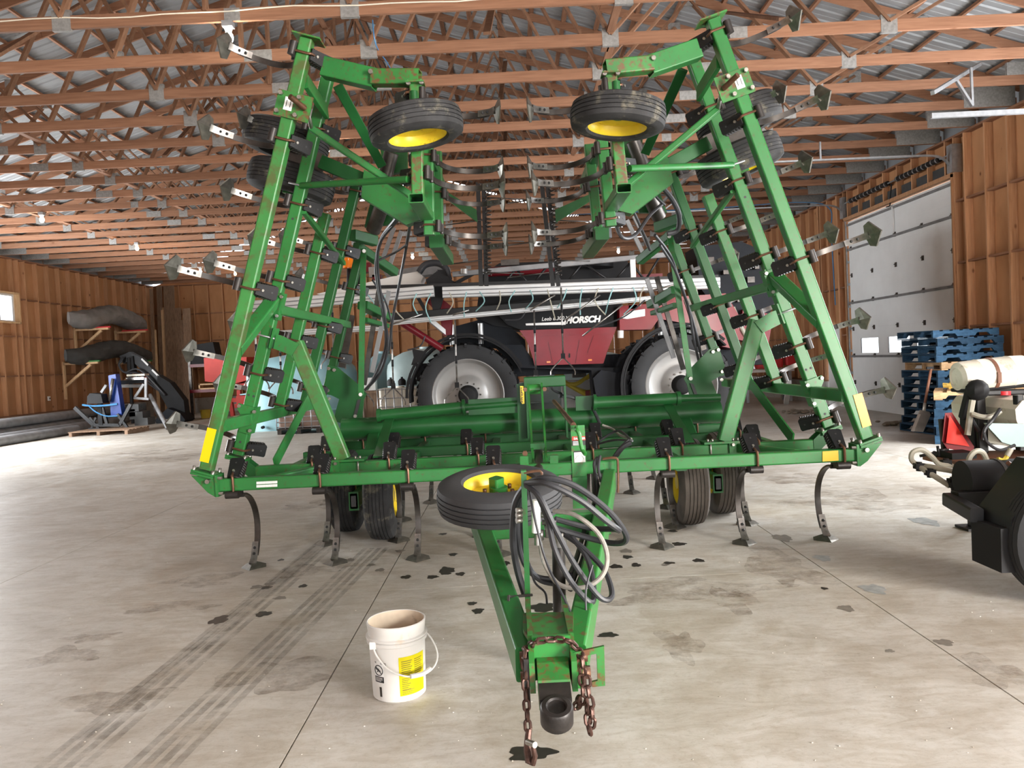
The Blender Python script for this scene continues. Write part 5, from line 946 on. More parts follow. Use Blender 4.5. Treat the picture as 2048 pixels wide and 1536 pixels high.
# lattice boom on top
T0 = [(1000, 546), (1300, 512)]; zz = [(1000, 575), (1032, 538), (1062, 573), (1095, 532), (1130, 570), (1166, 525), (1225, 566), (1262, 524), (1290, 562), (1320, 512)]
MB().rtube(at(905, 549, 13.6), at(1350, 508, 13.6), .10, .09).build('lattice_chord', 'pipe_grey', sy)
for a, b_ in zip(zz, zz[1:]): MB().cyl(at(*a, 13.6), at(*b_, 13.6), .022, n=6).build('lattice_bar', 'black_paint', sy)
MB().cyl(at(975, 544, 14.6), at(1115, 537, 14.6), .09, n=12).build('red_tube', 'red_dark', sy); MB().cyl(at(928, 548, 13.5), at(928, 538, 13.5), .06, n=10).build('sensor', 'wheel_silver', sy); MB().box(at(1020, 525, 13.6), (.32, .1, .1)).build('camera_bracket', 'steel_dark', sy); MB().cyl(at(1195, 535, 14.5), at(1195, 524, 14.5), .3, n=20).build('tank_lid', 'tank_black', sy)
MB().box(at(1266, 540, 13.55), (.09, .05, .36)).build('bracket', 'white_paint', sy); MB().box(at(1295, 555, 14.3), (.5, .3, .10)).build('red_bar', 'red_dark', sy)
MB().cyl(at(795, 640, 14.2), at(884, 697, 14.4), .065, n=12).build('red_strut', 'red_dark', sy); MB().prism([at(u, v, 14.3) for u, v in ((850, 600), (882, 596), (906, 615), (903, 670), (888, 672), (880, 630))], (0, 1, 0), .3).build('red_bracket', 'red_dark', sy)
MB().beam(at(860, 640, 14.0), at(894, 668, 14.2), .06, .08).build('grey_strut', 'wheel_silver', sy)
MB().prism([at(u, v, 14.2) for u, v in ((826, 698), (852, 703), (842, 722), (824, 730), (829, 715))], (0, 1, 0), .25).build('wheel_chock', 'black_matte', sy)
# nozzle tubes and drop legs
for k in range(22):
    u = 700 + k * 33 + R.uniform(-6, 6); v0 = 588 - (u - 800) * .03; v1 = v0 + R.uniform(34, 62)
    MB().pipe([at(u, v0, 13.18), at(u + R.uniform(-14, 14), (v0 + v1) / 2, 13.15), at(u + R.uniform(-20, 20), v1, 13.3)], .011, 5, 4).build('nozzle_tube', 'teal_tube' if k % 3 else 'hose_clear', sy)
def dropleg(u, v0, v1, Y=13.0, sp=22):
    lean = (v1 - v0) * .03; g = MB().cyl(at(u, v0, Y), at(u + lean, v1, Y), .014, n=6).build('drop_leg', 'steel_polished', sy)
    for f in (.25, .55): MB().cyl(at(u + lean * f, v0 + (v1 - v0) * f, Y), at(u + lean * (f + .12), v0 + (v1 - v0) * (f + .12), Y), .020, n=6).build('sleeve', 'black_matte', g)
    MB().box(at(u + lean, v1, Y), (.07, .05, .09)).build('splitter', 'black_matte', g)
    for s_ in (-1, 1): MB().pipe([at(u + lean, v1 + 3, Y), at(u + lean + s_ * sp, v1 + 26, Y), at(u + lean + s_ * (sp + 2), v1 + 38, Y)], .012, 5, 3).build('drop_arm', 'steel_polished', g)
for a in ((783, 655, 772), (910, 640, 770), (1068, 620, 745), (1122, 575, 712), (720, 668, 775), (664, 600, 700), (510, 625, 740), (560, 690, 750)): dropleg(*a)
for a, b_ in (((765, 655), (845, 628)), ((1290, 585), (1385, 560)), ((905, 630), (938, 620)), ((1060, 620), (1110, 590)), ((1130, 640), (1200, 590)), ((1165, 672), (1245, 610))): MB().pipe([at(*a, 13.1), at(*b_, 13.1)], .016, 6).build('folded_drop_leg', 'steel_polished', sy)
for a, b_ in (((1010, 640), (1050, 625)), ((1190, 655), (1290, 600)), ((815, 700), (850, 672))): MB().pipe([at(*a, 13.05), at((a[0] + b_[0]) / 2 + 8, (a[1] + b_[1]) / 2 + 6, 13.05), at(*b_, 13.05)], .013, 5, 4).build('rubber_tail', 'hose', sy)
MB().lathe([(.001, .20), (.07, .19), (.10, .12), (.11, 0)], Matrix.Translation(at(698, 536, 14.5)), 14).build('beacon', 'beacon', sy); MB().cyl(at(698, 537, 14.5), at(697, 585, 14.5), .04, n=8).build('beacon_post', 'black_matte', sy)
for u, v, m in ((733, 536, 'red_dark'), (755, 560, 'red_dark'), (748, 545, 'wheel_silver'), (715, 560, 'black_matte')): MB().box(at(u, v, 14.4), (.16, .2, .18)).build('light_cluster', m, sy)
# ================= TANKS, TOTES AND MACHINES AT THE BACK =================
def tote(name, label, cat, c, w, d, h, m, cage=True):
    t = thing(name, label, cat, c); x, y, z = c
    b = MB(); b.rtube((x, y, z + .16), (x, y, z + h), w - .06, d - .06, (0, 1, 0), r=.07); b.build('bottle', m, t)
    g = MB(); 
    if cage:
        for k in range(5): 
            zz = z + .18 + (h - .2) * k / 4
            MB().pipe([(x - w / 2, y - d / 2, zz), (x + w / 2, y - d / 2, zz), (x + w / 2, y + d / 2, zz), (x - w / 2, y + d / 2, zz)], .014, 5, 0, True).build('cage_bar', 'galvanized', t)
        for k in range(6):
            xx = x - w / 2 + w * k / 5; MB().cyl((xx, y - d / 2, z + .14), (xx, y - d / 2, z + h), .013, n=5).build('cage_bar', 'galvanized', t)
    MB().box((x, y, z + .13), (w + .02, d + .02, .03)).build('pallet_deck', 'steel_dark', t)
    for k in (-1, 0, 1): MB().box((x + k * (w / 2 - .06), y, z + .06), (.10, d, .11)).build('pallet_foot', 'steel_dark', t)
    MB().cyl((x, y - d / 2 + .03, z + .24), (x, y - d / 2 - .07, z + .24), .05, n=10).build('valve', 'black_matte', t); MB().cyl((x, y, z + h), (x, y, z + h + .04), .11, n=14).build('lid', m, t)
    return t
p = fl(598, 868); tote('liquid_tote', 'small caged tote of brown liquid low behind the wing braces', 'tote', (p.x, p.y + .5, 0), 1.1, 1.0, .72, 'ibc_brown')
p = fl(800, 862); tote('liquid_tote', 'white caged tote standing before the tall rear wheel', 'tote', (p.x, p.y + .4, 0), 1.0, .9, 1.05, 'poly_white')
def polytank(name, label, c, w, d, h, m):
    t = thing(name, label, 'tank', c); x, y, z = c; b = MB(); n = 28; prof = [(0, 0), (1, 0), (1, .72), (.97, .80), (.85, .89), (.6, .96), (.3, .995), (.001, 1)]
    vs = []
    for r_, q in prof:
        for k in range(n):
            a = 2 * math.pi * k / n; ca, sa = math.cos(a), math.sin(a); e = 4.0; rr = (abs(ca) ** e + abs(sa) ** e) ** (-1 / e); vs.append(V(x + ca * rr * r_ * w / 2, y + sa * rr * r_ * d / 2, z + q * h))
    b.add(vs, [(i * n + k, i * n + (k + 1) % n, (i + 1) * n + (k + 1) % n, (i + 1) * n + k) for i in range(len(prof) - 1) for k in range(n)], True); b.build('body', m, t)
    MB().cyl((x, y, z + h - .02), (x, y, z + h + .05), .2, n=18).build('lid', m, t); MB().cyl((x - w * .3, y - d / 2, z + .12), (x - w * .3, y - d / 2 - .12, z + .12), .04, n=8).build('outlet', 'black_matte', t)
    for k in (.25, .5): MB().box((x, y, z + h * k), (w * 1.004, d * 1.004, .03)).build('band', m, t)
    return t
polytank('poly_tank', 'tall light blue plastic tank behind the left folded wing', (-5.85, 21.6, 0), 2.9, 1.9, 2.05, 'poly_blue'); polytank('poly_tank', 'pale blue upright tank showing between the rear wing rails', (-3.85, 23.4, 0), 1.0, 1.2, 2.0, 'poly_blue')
polytank('poly_tank', 'domed grey green plastic tank left of the sprayer wheel', (-2.25, 20.8, 0), 2.1, 2.0, 2.02, 'poly_tank'); polytank('poly_tank', 'blue green tank glimpsed under the red side panel', (1.9, 21.5, 0), 3.0, 2.0, 1.75, 'poly_tank')
# mixing station seen under the sprayer
t = thing('pump_stand', 'grey steel pump stand with yellow suction hoses below the red panel', 'pump', (at(1160, 790, 17.5).x, 17.6, 0)); x = at(1160, 790, 17.5).x
MB().box((x + .05, 17.6, .55), (.9, .6, 1.05)).build('cabinet', 'wheel_silver', t); MB().box((x + .15, 17.27, .78), (.10, .06, .12)).build('switch', 'red_paint', t); MB().box((x + .0, 17.5, 1.25), (.3, .3, .22)).build('pump', 'steel_dark', t); MB().box((x - .2, 17.5, 1.32), (.16, .2, .16)).build('motor', 'red_paint', t)
for k in range(3): MB().pipe([(x - .35 - .12 * k, 17.35, 1.5), (x - .4, 17.3, 1.1), (x - .1 + .3 * k, 17.3, 1.0 - .2 * k), (x + .35 + .1 * k, 17.4, 1.25)], .05, 8, 6).build('suction_hose', 'hose_yellow', t)
t = thing('carton', 'white carton with green stripe on a bench by the lift bar', 'box', at(738, 775, 20.5)); c = at(739, 768, 20.5)
MB().box(c, (.36, .3, .34)).build('box_body', 'white_paint', t); MB().prism([c + V(-.15, -.152, -.16), c + V(-.02, -.152, -.16), c + V(.14, -.152, .05), c + V(.04, -.152, .05)], (0, 1, 0), .002).build('stripe', 'green', t)
t = thing('workbench', 'brown workbench under the white carton', 'bench', (c.x, 20.6, 0)); MB().box((c.x + .1, 20.6, c.z - .21), (.75, .7, .06)).build('bench_top', 'wood_old', t)
for dx in (-.22, .42):
    for dy in (-.3, .3): MB().box((c.x + dx, 20.6 + dy, (c.z - .24) / 2), (.07, .07, c.z - .24)).build('leg', 'wood_old', t)
MB().box((c.x + .1, 20.9, .5), (.7, .04, .9)).build('back_board', 'wood_old', t)
# jugs on the tote
for k, (u, v, m) in enumerate(((795, 748, 'black_matte'), (818, 750, 'black_matte'), (772, 752, 'tarp_dark'))):
    c = at(u, v, 18.9); o = MB().lathe([(.001, 0), (.09, .0), (.10, .03), (.10, .12), (.06, .17), (.03, .18), (.03, .22), (.001, .22)], Matrix.Translation((c.x, 19.6, 1.09)), 14).build('coupler_cap', m); lone(o, ['black coupler cap leftmost on the white tote', 'black coupler cap in the middle on the white tote', 'dark coupler cap rightmost on the white tote'][k - 1 if k < 2 else 0] if False else ['black coupler cap second on the white tote', 'black coupler cap nearest the wheel on the white tote', 'dark coupler cap farthest left on the white tote'][k], 'cap', 'caps on the white tote')
# red implement
t = thing('grain_drill', 'red orange implement with hopper standing against the back wall', 'implement', (-9.6, 27.2, 0))
def R3(u, v, Y=26.6): return at(u, v, Y)
MB().prism([R3(u, v) for u, v in ((418, 716), (502, 714), (502, 760), (474, 768), (420, 762))], (0, 1, 0), .9).build('hopper', 'red_orange', t); MB().prism([R3(u, v) for u, v in ((455, 768), (505, 765), (505, 775), (452, 780))], (0, 1, 0), .6).build('tray', 'red_orange', t)
for a, b_ in (((458, 778), (466, 832)), ((500, 776), (498, 830)), ((462, 800), (500, 800)), ((478, 780), (480, 815)), ((470, 812), (505, 808))): MB().beam(R3(*a, 26.4), R3(*b_, 26.4), .12, .14).build('frame_bar', 'red_orange', t)
MB().box(R3(486, 800, 26.3), (.35, .3, .3)).build('gearbox', 'red_orange', t); MB().cyl(R3(452, 800), V(R3(452, 835).x, 26.6, .02), .05).build('stand', 'red_dark', t); MB().cyl(R3(500, 820, 26.6), V(R3(500, 835).x, 26.6, .02), .05).build('stand', 'red_dark', t)
# shelving
t = thing('storage_shelf', 'dark steel shelving with red beams beside the red implement', 'shelf', (R3(410, 840, 28).x, 28.2, 0))
for u in (380, 440):
    for Y in (27.8, 28.7): q = R3(u, 740, Y); MB().beam((q.x, Y, 0), (q.x, Y, 2.3), .09, .09).build('upright', 'steel_dark', t)
for v in (732, 783): a, b_ = R3(380, v, 27.75), R3(442, v, 27.75); MB().beam(a, (b_.x, b_.y, a.z), .05, .11).build('beam', 'red_dark', t); MB().box(((a.x + b_.x) / 2, 28.25, a.z + .03), (b_.x - a.x, .9, .03)).build('deck', 'wood_old', t)
o = MB().prism([R3(u, v, 28.1) for u, v in ((383, 692), (432, 684), (440, 720), (438, 728), (384, 730))], (0, 1, 0), .6).build('black_tarp_bundle', 'black_matte'); lone(o, 'black bundle lying on top of the shelving', 'bundle')
t = thing('crate', 'small pale wooden crate on the lower shelf', 'crate', R3(418, 780, 27.9)); a = R3(418, 777, 27.9)
for dz in (0, .16): MB().box(a + V(0, 0, dz), (.62, .3, .05)).build('slat', 'wood_pale', t)
for dx in (-.29, .29): MB().box(a + V(dx, 0, .08), (.05, .3, .2)).build('corner', 'wood_pale', t)
a = fl(405, 838); o = MB().lathe([(.001, 0), (.16, 0), (.19, .3), (.2, .31), (.001, .31)], Matrix.Translation((a.x, 28.1, .01)), 16).build('yellow_bin', 'hose_yellow'); lone(o, 'dull yellow bin on the floor under the shelving', 'bin')
# skid implement with blue mast on its pallet (left)
px, py = -11.95, 23.2
t = thing('mast_implement', 'black three-point implement with a blue mast and seat on a pallet', 'implement', (px, py, 0)); B = lambda u, v, Y=23.0: at(u, v, Y)
MB().prism([B(u, v, 23.2) for u, v in ((221, 751), (235, 748), (248, 830), (226, 832))], (0, 1, 0), .25).build('mast', 'blue_paint', t); MB().cyl(B(226, 757, 22.98), B(219, 802, 22.98), .05, n=8).build('mast_cylinder', 'steel_polished', t)
for a, b_, r_ in (((150, 815), (188, 850), .10), ((188, 850), (240, 850), .09), ((240, 850), (262, 808), .09), ((180, 835), (200, 860), .07), ((178, 858), (240, 858), .06), ((205, 815), (215, 850), .08), ((235, 828), (255, 855), .07), ((192, 835), (180, 865), .05)): MB().beam(B(*a), B(*b_), r_, r_).build('frame_bar', 'black_paint', t)
MB().prism([B(u, v, 22.9) for u, v in ((181, 792), (186, 786), (208, 788), (212, 806), (180, 807))], (0, 1, 0), .35).build('seat', 'black_matte', t); MB().beam(B(200, 805), B(203, 850), .12, .12).build('seat_post', 'black_matte', t)
MB().beam(B(240, 765, 23.6), B(292, 762, 23.9), .12, .12).build('crossbar', 'navy_black', t); MB().beam(B(238, 772, 23.6), B(288, 772, 23.9), .08, .10).build('crossbar', 'pipe_grey', t)
for a, b_ in (((288, 768), (270, 795)), ((203, 785), (213, 770)), ((292, 755), (292, 795)), ((268, 796), (298, 798))): MB().beam(B(*a, 23.6), B(*b_, 23.6), .07, .07).build('arm', 'pipe_grey', t)
MB().box(B(276, 750, 23.8), (.55, .3, .06)).build('tool_rack', 'hose_clear', t); MB().box(B(275, 757, 23.75), (.5, .25, .08)).build('tool_rack', 'steel_polished', t); MB().cyl(B(253, 757, 23.7), B(262, 757, 23.7), .04).build('lever', 'steel_polished', t)
MB().pipe([B(165, 810, 22.8), B(185, 812, 22.8), B(210, 811, 22.8), B(235, 808, 22.8)], .03, 6, 4).build('blue_strap', 'blue_hose', t); MB().pipe([B(178, 812, 22.75), B(192, 824, 22.75), B(212, 832, 22.75), B(235, 832, 22.8)], .02, 6, 4).build('blue_strap', 'blue_hose', t)
for a in ((265, 825), (280, 830), (272, 815), (290, 842)): MB().box(B(*a, 23.6), (.4, .5, .22)).build('gear_housing', 'tarp_dark', t)
for k in range(4): MB().pipe([B(245 + 6 * k, 815, 23.4), B(262 + 5 * k, 820 + 3 * k, 23.4), B(285, 812 + 5 * k, 23.5)], .025, 6, 4).build('hydraulic_hose', 'hose', t)
pb = fl(215, 868); t2 = thing('shipping_pallet', 'weathered wooden pallet under the blue mast implement', 'pallet', (pb.x, pb.y, 0))
for k in range(6): MB().box((pb.x, pb.y - .4 + k * .22, .125), (1.75, .17, .025)).build('deck_board', 'wood_old', t2)
for k in (-1, 0, 1): MB().box((pb.x + k * .8, pb.y + .15, .056), (.09, 1.3, .11)).build('stringer', 'wood_old', t2)
# backhoe arm
t = thing('backhoe_arm', 'black backhoe boom with folded dipper leaning by the wood planks', 'backhoe', (-12.3, 26.6, 0))
MB().strip([at(247, 720, 27), at(262, 712, 27), at(280, 722, 27), at(322, 765, 27), at(345, 792, 27)], (0, 1, 0), .25, .30).build('boom', 'black_paint', t); MB().prism([at(u, v, 27) for u, v in ((320, 750), (345, 765), (372, 800), (376, 832), (362, 842), (340, 815), (318, 775))], (0, 1, 0), .4).build('dipper', 'black_matte', t)
MB().prism([at(u, v, 26.9) for u, v in ((256, 715), (268, 712), (272, 745), (258, 748))], (0, 1, 0), .2).build('linkage', 'black_matte', t); MB().prism([at(u, v, 26.8) for u, v in ((320, 838), (345, 815), (370, 825), (380, 838), (372, 850), (325, 850))], (0, 1, 0), .8).build('bucket', 'navy_black', t)
for u, v in ((284, 716), (305, 738)): MB().prism([at(u, v, 26.82), at(u + 13, v + 13, 26.82), at(u + 11, v + 16, 26.82), at(u - 2, v + 3, 26.82)], (0, 1, 0), .004).build('white_marking', 'sticker', t)
for k in range(3): MB().pipe([at(245, 722 - 4 * k, 26.7), at(238, 730, 26.7), at(250, 745, 26.7), at(280, 740 + 8 * k, 26.7), at(330, 790, 26.7)], .035, 6, 5).build('hydraulic_hose', 'hose', t)
MB().cyl(at(258, 716, 26.8), V(at(258, 716, 26.8).x, 26.8, .02), .06).build('support_post', 'black_matte', t)
t = thing('stabilizer_leg', 'grey steel leg propped diagonally on the floor', 'leg', fl(335, 862)); MB().cyl(at(300, 790, 24), V(fl(336, 860).x, fl(336, 860).y, .05), .06).build('tube', 'pipe_grey', t); MB().cyl(at(310, 815, 24), at(322, 836, 24), .075).build('collar', 'pipe_grey', t)
o = MB().lathe([(.001, 0), (.10, 0), (.12, .22), (.125, .23), (.11, .23), (.09, .02)], Matrix.Translation((fl(302, 858).x + .15, 24.6, 0)), 14).build('small_pail', 'bucket_white'); lone(o, 'small white pail on the floor beside the grey leg', 'pail')
o = MB().box((fl(302, 850).x - .6, 25.2, .16), (3.4, .7, .32)).build('tyre_casing_row', 'black_matte') if False else None
# grey pipes lying along the left wall
for k, (x, z, r_, y0, y1) in enumerate(((-14.2, .20, .20, 15.5, 27.8), (-13.85, .15, .15, 15.0, 26.6), (-14.15, .53, .13, 16.5, 27.0), (-13.55, .13, .13, 16.0, 23.4))):
    b = MB().cyl((x, y0, z), (x + .25, y1, z), r_, n=18, caps=False); b.cyl((x, y0, z), (x + .25, y1, z), r_ * .92, n=18, caps=False); o = b.build('steel_pipe', 'pipe_grey')
    lone(o, ['thick grey pipe on the floor closest to the left wall', 'middle grey pipe lying along the left wall', 'grey pipe resting on top of the floor pipes', 'thin grey pipe lying outermost from the left wall'][k], 'pipe', 'grey pipes along the left wall')
# planks leaning in the corner
for k, (u0, u1, v0, v1, m) in enumerate(((317, 327, 572, 838, 'wood_old'), (326, 332, 616, 842, 'wood_pale'), (331, 352, 572, 845, 'wood_old'), (353, 366, 616, 846, 'wood_old'), (364, 372, 640, 846, 'wood_old'), (369, 385, 617, 848, 'wood_old'), (303, 309, 578, 838, 'wood_old'), (310, 316, 660, 838, 'wood_pale'))):
    Y = 31.6 - .12 * k; a = at((u0 + u1) / 2 - 4, v0, Y + .5); g = at((u0 + u1) / 2 + 6, v1, Y - .2); g.z = .03; o = MB().beam(g, a, (u1 - u0) / FPX * Y, .05, (0, 1, 0)).build('wood_plank', m)
    lone(o, ['tall grey-brown plank standing nearest the left wall corner', 'narrow pale plank between two tall boards', 'widest and tallest plank leaning in the corner', 'plank just right of the widest board', 'dark narrow plank behind the wide right board', 'wide plank standing rightmost in the corner', 'thin dark batten tight in the wall corner', 'short pale batten at the corner'][k], 'plank', 'planks leaning in the corner')
# timber brackets with tarps on the left wall
def bracket(y, z, lab, red):
    t = thing('wall_bracket', lab, 'bracket', (XL + .03, y, z)); x = XL + .02
    MB().box((x + .04, y, z - .55), (.06, .09, 1.25)).build('upright', 'wood_pale', t); MB().box((x + .62, y, z), (1.15, .09, .07)).build('arm', 'wood_pale', t); MB().beam((x + .06, y - .0, z - .75), (x + .95, y, z - .05), .08, .08, (0, 1, 0)).build('brace', 'wood_pale', t)
    MB().box((x + .78, y, z + .055), (.95, .10, .045)).build('padding', 'red_can' if red else 'green_bright', t)
bracket(26.4, 3.33, 'upper timber wall bracket with red padding near the window', True); bracket(29.1, 3.33, 'upper timber wall bracket with red padding near the corner', True); bracket(25.6, 2.17, 'lower timber wall bracket with green padding near the window', False); bracket(29.3, 2.17, 'lower timber wall bracket with green padding near the corner', False)
def tarp(lab, y0, y1, z, h, m, seed):
    rr = random.Random(seed); b = MB(); n, mm = 40, 20; vs = []
    for i in range(n + 1):
        f = i / n; y = y0 + (y1 - y0) * f; e = max(0.12, (1 - abs(2 * f - 1) ** 5.0)); sag = -.10 * math.sin(f * math.pi * 2.0 + 1.2) - .05 * math.sin(f * 9)
        for k in range(mm):
            a = 2 * math.pi * k / mm; wob = 1 + .05 * math.sin(5 * a + f * 22 + seed) + .04 * math.sin(9 * a - f * 37); vs.append(V(XL + .66 + .40 * e * wob * math.cos(a), y, z + sag + h / 2 * (.55 + .45 * e) * wob * (math.sin(a) if math.sin(a) > 0 else .8 * math.sin(a))))
    b.add(vs, [(i * mm + k, i * mm + (k + 1) % mm, (i + 1) * mm + (k + 1) % mm, (i + 1) * mm + k) for i in range(n) for k in range(mm)], True); b.add(vs[:mm] + vs[-mm:], [tuple(range(mm)), tuple(range(mm, 2 * mm))])
    lone(b.build('rolled_tarp', m), lab, 'tarp')
tarp('light grey covered bundle on the upper wall brackets', 25.0, 30.3, 3.72, .74, 'tarp_grey', 3); tarp('dark charcoal covered bundle on the lower wall brackets', 24.7, 30.6, 2.50, .70, 'tarp_dark', 5)
t = thing('power_outlet', 'small white outlet box on the left wall studs', 'outlet', atx(98, 797, XL)); MB().box(atx(98, 797, XL), (.05, .09, .14)).build('plate', 'white_paint', t); MB().box(atx(98, 797, XL) + V(.03, 0, 0), (.01, .04, .06)).build('socket_face', 'black_matte', t)
# ================= RIGHT-HAND SIDE =================
PW, PLn, PH = 1.0, 1.2, .135
def pallet(x, y, z, ang, m, lab, grp, w=PW, l=PLn):
    t = thing('blue_pallet' if m == 'pallet_blue' else 'wood_pallet', lab, 'pallet', (0, 0, 0), grp); M = Matrix.Translation((x, y, z)) @ Matrix.Rotation(ang, 4, 'Z')
    key = (m, w, l)
    if key not in PMESH:
        d = {}
        d['deck_board'] = [MB().box((.06 + (l - .12) * k / 6, w / 2, PH - .010), (.12, w, .019)).mesh('deck_board', m) for k in range(7)]
        d['base_board'] = [MB().box((q, w / 2, .009), (.12, w, .018)).mesh('base_board', m) for q in (.06, l / 2, l - .06)]
        d['stringer'] = []
        for q in (.02, w / 2, w - .02):
            b = MB(); zs = (.02, PH - .02)
            prof = [(0, zs[0]), (.16, zs[0]), (.20, .07), (.40, .07), (.44, zs[0]), (l - .44, zs[0]), (l - .40, .07), (l - .20, .07), (l - .16, zs[0]), (l, zs[0]), (l, zs[1]), (0, zs[1])]
            b.prism([V(a, q, c) for a, c in prof], (0, 1, 0), .04); d['stringer'].append(b.mesh('stringer', m))
        PMESH[key] = d
    for nm, ms in PMESH[key].items():
        for me in ms: obj(nm, me, t, M)
PMESH = {}
names = ['bottom', 'second lowest', 'third lowest', 'fourth lowest', 'fifth lowest', 'sixth lowest', 'seventh lowest', 'eighth lowest', 'ninth lowest', 'fourth from top', 'third from top', 'second from top', 'topmost']
for k in range(13):
    m = 'pallet_wood' if k in (8,) else 'pallet_blue'
    pallet(7.14 + R.uniform(-.03, .03) + (.09 if k == 8 else 0), 12.95 + R.uniform(-.03, .03), .002 + k * (PH + .001), math.radians(5 + R.uniform(-1.5, 1.5)), m, ('%s blue pallet of the tall stack by the overhead door' % names[k]) if m == 'pallet_blue' else 'only bare wood pallet inside the tall blue stack', 'tall stack of pallets')
for k in range(6):
    m = 'pallet_wood' if k == 5 else 'pallet_blue'
    pallet(6.50 + R.uniform(-.03, .03), 11.85 + R.uniform(-.02, .02), .002 + k * (PH + .001), math.radians(-30 + R.uniform(-1.5, 1.5)), m, ('%s blue pallet of the low stack before the tall one' % names[k]) if m == 'pallet_blue' else 'bare wood pallet topping the low stack with yellow hose', 'low stack of pallets')
t = thing('yellow_hose_coil', 'flat coil of yellow rope-like hose lying on the wood pallet', 'hose', (7.2, 11.9, .83))
MH = Matrix.Translation((6.5, 11.85, .838)) @ Matrix.Rotation(math.radians(-30), 4, 'Z')
for k in range(9):
    y = .1 + .09 * k; MB().pipe([MH @ V(.1 + R.uniform(0, .1), y, .02 + .02 * (k % 3)), MH @ V(.35, y + R.uniform(-.05, .05), .04), MH @ V(.7, y + R.uniform(-.05, .05), .04), MH @ V(1.05 + R.uniform(-.1, .1), y + .02, .025)], .022, 6, 4).build('hose_loop', 'gold_hose', t)
# scoop shovel leaning on the pallets
t = thing('scoop_shovel', 'worn aluminium scoop shovel leaning on the blue pallets', 'shovel', fl(1837, 864))
a = at(1862, 738, 12.78); b_ = at(1850, 806, 12.68); MB().cyl(a, b_, .022, n=8).build('handle', 'leather', t); MB().cyl(b_, at(1848, 822, 12.66), .026, n=8).build('ferrule', 'shovel_alu', t)
MB().beam(at(1853, 736, 12.78), at(1866, 736, 12.78), .035, .045).build('grip', 'black_matte', t)
bl = [at(u, v, Y) for u, v, Y in ((1840, 820, 12.72), (1859, 824, 12.72), (1861, 830, 12.68), (1846, 864, 12.45), (1822, 862, 12.45), (1836, 828, 12.7))]; MB().prism(bl, (0, 1, .4), .012).build('blade', 'shovel_alu', t); MB().prism([bl[5], bl[5] + V(0, -.09, .0), bl[4] + V(0, -.09, .0), bl[4]], (1, 0, 0), .010).build('blade_rim', 'shovel_alu', t)
# rags / dirt heaps on the floor
for k, (u, v, s_, lab) in enumerate(((1602, 826, .5, 'small heap of dirt and straw near the side door'), (1800, 850, .3, 'small heap of rags against the pallet stack'))):
    p = fl(u, v); b = MB()
    for q in range(40): b.ball((p.x + R.gauss(0, s_ * .5), p.y + R.gauss(0, .18), .02 + abs(R.gauss(0, .02))), R.uniform(.03, .08), 6, (1.3, 1, .5))
    lone(b.build('debris_heap', 'debris'), lab, 'debris', kind='stuff')
# red fuel cans on a ledge by the right wall
for k, (u, v, s_) in enumerate(((1525, 720, 1.0), (1552, 722, .75), (1583, 712, 1.05))):
    c = at(u, v, 23.0); t = thing('fuel_can', ['red fuel can showing leftmost behind the wing rail', 'smaller red fuel can in the middle of three', 'red fuel can nearest the white door'][k], 'fuel can', c, 'red fuel cans'); MB().rtube(c + V(0, 0, -.25 * s_), c + V(0, 0, .14 * s_), .44 * s_, .34, (0, 1, 0), r=.06).build('can_body', 'red_can', t); MB().pipe([c + V(-.12, 0, .14 * s_), c + V(-.1, 0, .26 * s_), c + V(.1, 0, .26 * s_), c + V(.14, 0, .14 * s_)], .03, 6, 3).build('handle', 'red_can', t); MB().cyl(c + V(.16, 0, .14 * s_), c + V(.2, 0, .24 * s_), .04).build('cap', 'black_matte', t)
t = thing('parts_bench', 'white topped bench carrying the red fuel cans', 'bench', (7.4, 23, 0)); a, b_ = at(1480, 738, 23.0), at(1600, 738, 23.0); zt = a.z - .08
MB().box(((a.x + 8.3) / 2, 23, zt), (8.3 - a.x, .8, .08)).build('bench_top', 'white_paint', t)
for x in (a.x + .1, 8.2):
    for y in (22.7, 23.3): MB().box((x, y, zt / 2), (.08, .08, zt)).build('leg', 'galvanized', t)
o = MB().beam(fl(1572, 808), at(1578, 765, 20.0), .12, .12).build('pvc_gutter', 'white_paint'); lone(o, 'short white gutter piece leaning on the right concrete wall', 'gutter')
# ---- trailer sprayer at the right edge
tx = thing('sprayer_trailer', 'black framed sprayer trailer with poly tank and red slow-moving triangle', 'trailer', (4.6, 5.6, 0)); Tm = lambda u, v, Y: at(u, v, Y)
e, M = tyre('trailer_wheel', (3.34, 4.62, .385), (0, -1, 0), .40, .22, .285, 'rubber_clean', 5, tx, 'poly_white'); MB().cyl((0, 0, .02), (0, 0, .12), .06).build('hub', 'poly_white', e, M)
fd = [V(3.36 + .46 * math.cos(math.radians(q)), 4.72, .38 + .46 * math.sin(math.radians(q))) for q in range(0, 150, 12)]; fd = [V(3.95, 4.76, .84), V(3.22, 4.76, .84), V(2.96, 4.76, .52), V(2.96, 4.76, .46)]
MB().strip(fd, (0, 1, 0), .34, .015).build('fender', 'black_paint', tx); MB().prism([V(2.96, 4.59, .46), V(3.0, 4.59, .46), V(3.25, 4.59, .78), V(3.9, 4.59, .78), V(3.9, 4.59, .84), V(3.22, 4.59, .84), V(2.96, 4.59, .52)], (0, 1, 0), .012).build('fender_side', 'black_paint', tx)
MB().box((2.945, 4.76, .33), (.085, .30, .27)).build('mud_flap', 'black_matte', tx)
MB().rtube((2.98, 5.22, .53), (6.5, 5.1, .53), .10, .11).build('frame_rail', 'black_paint', tx); MB().rtube((3.78, 6.5, .53), (6.5, 6.5, .53), .10, .11).build('frame_rail', 'black_paint', tx); MB().rtube((2.97, 5.28, .52), (2.90, 4.84, .50), .08, .09).build('bumper', 'black_paint', tx)
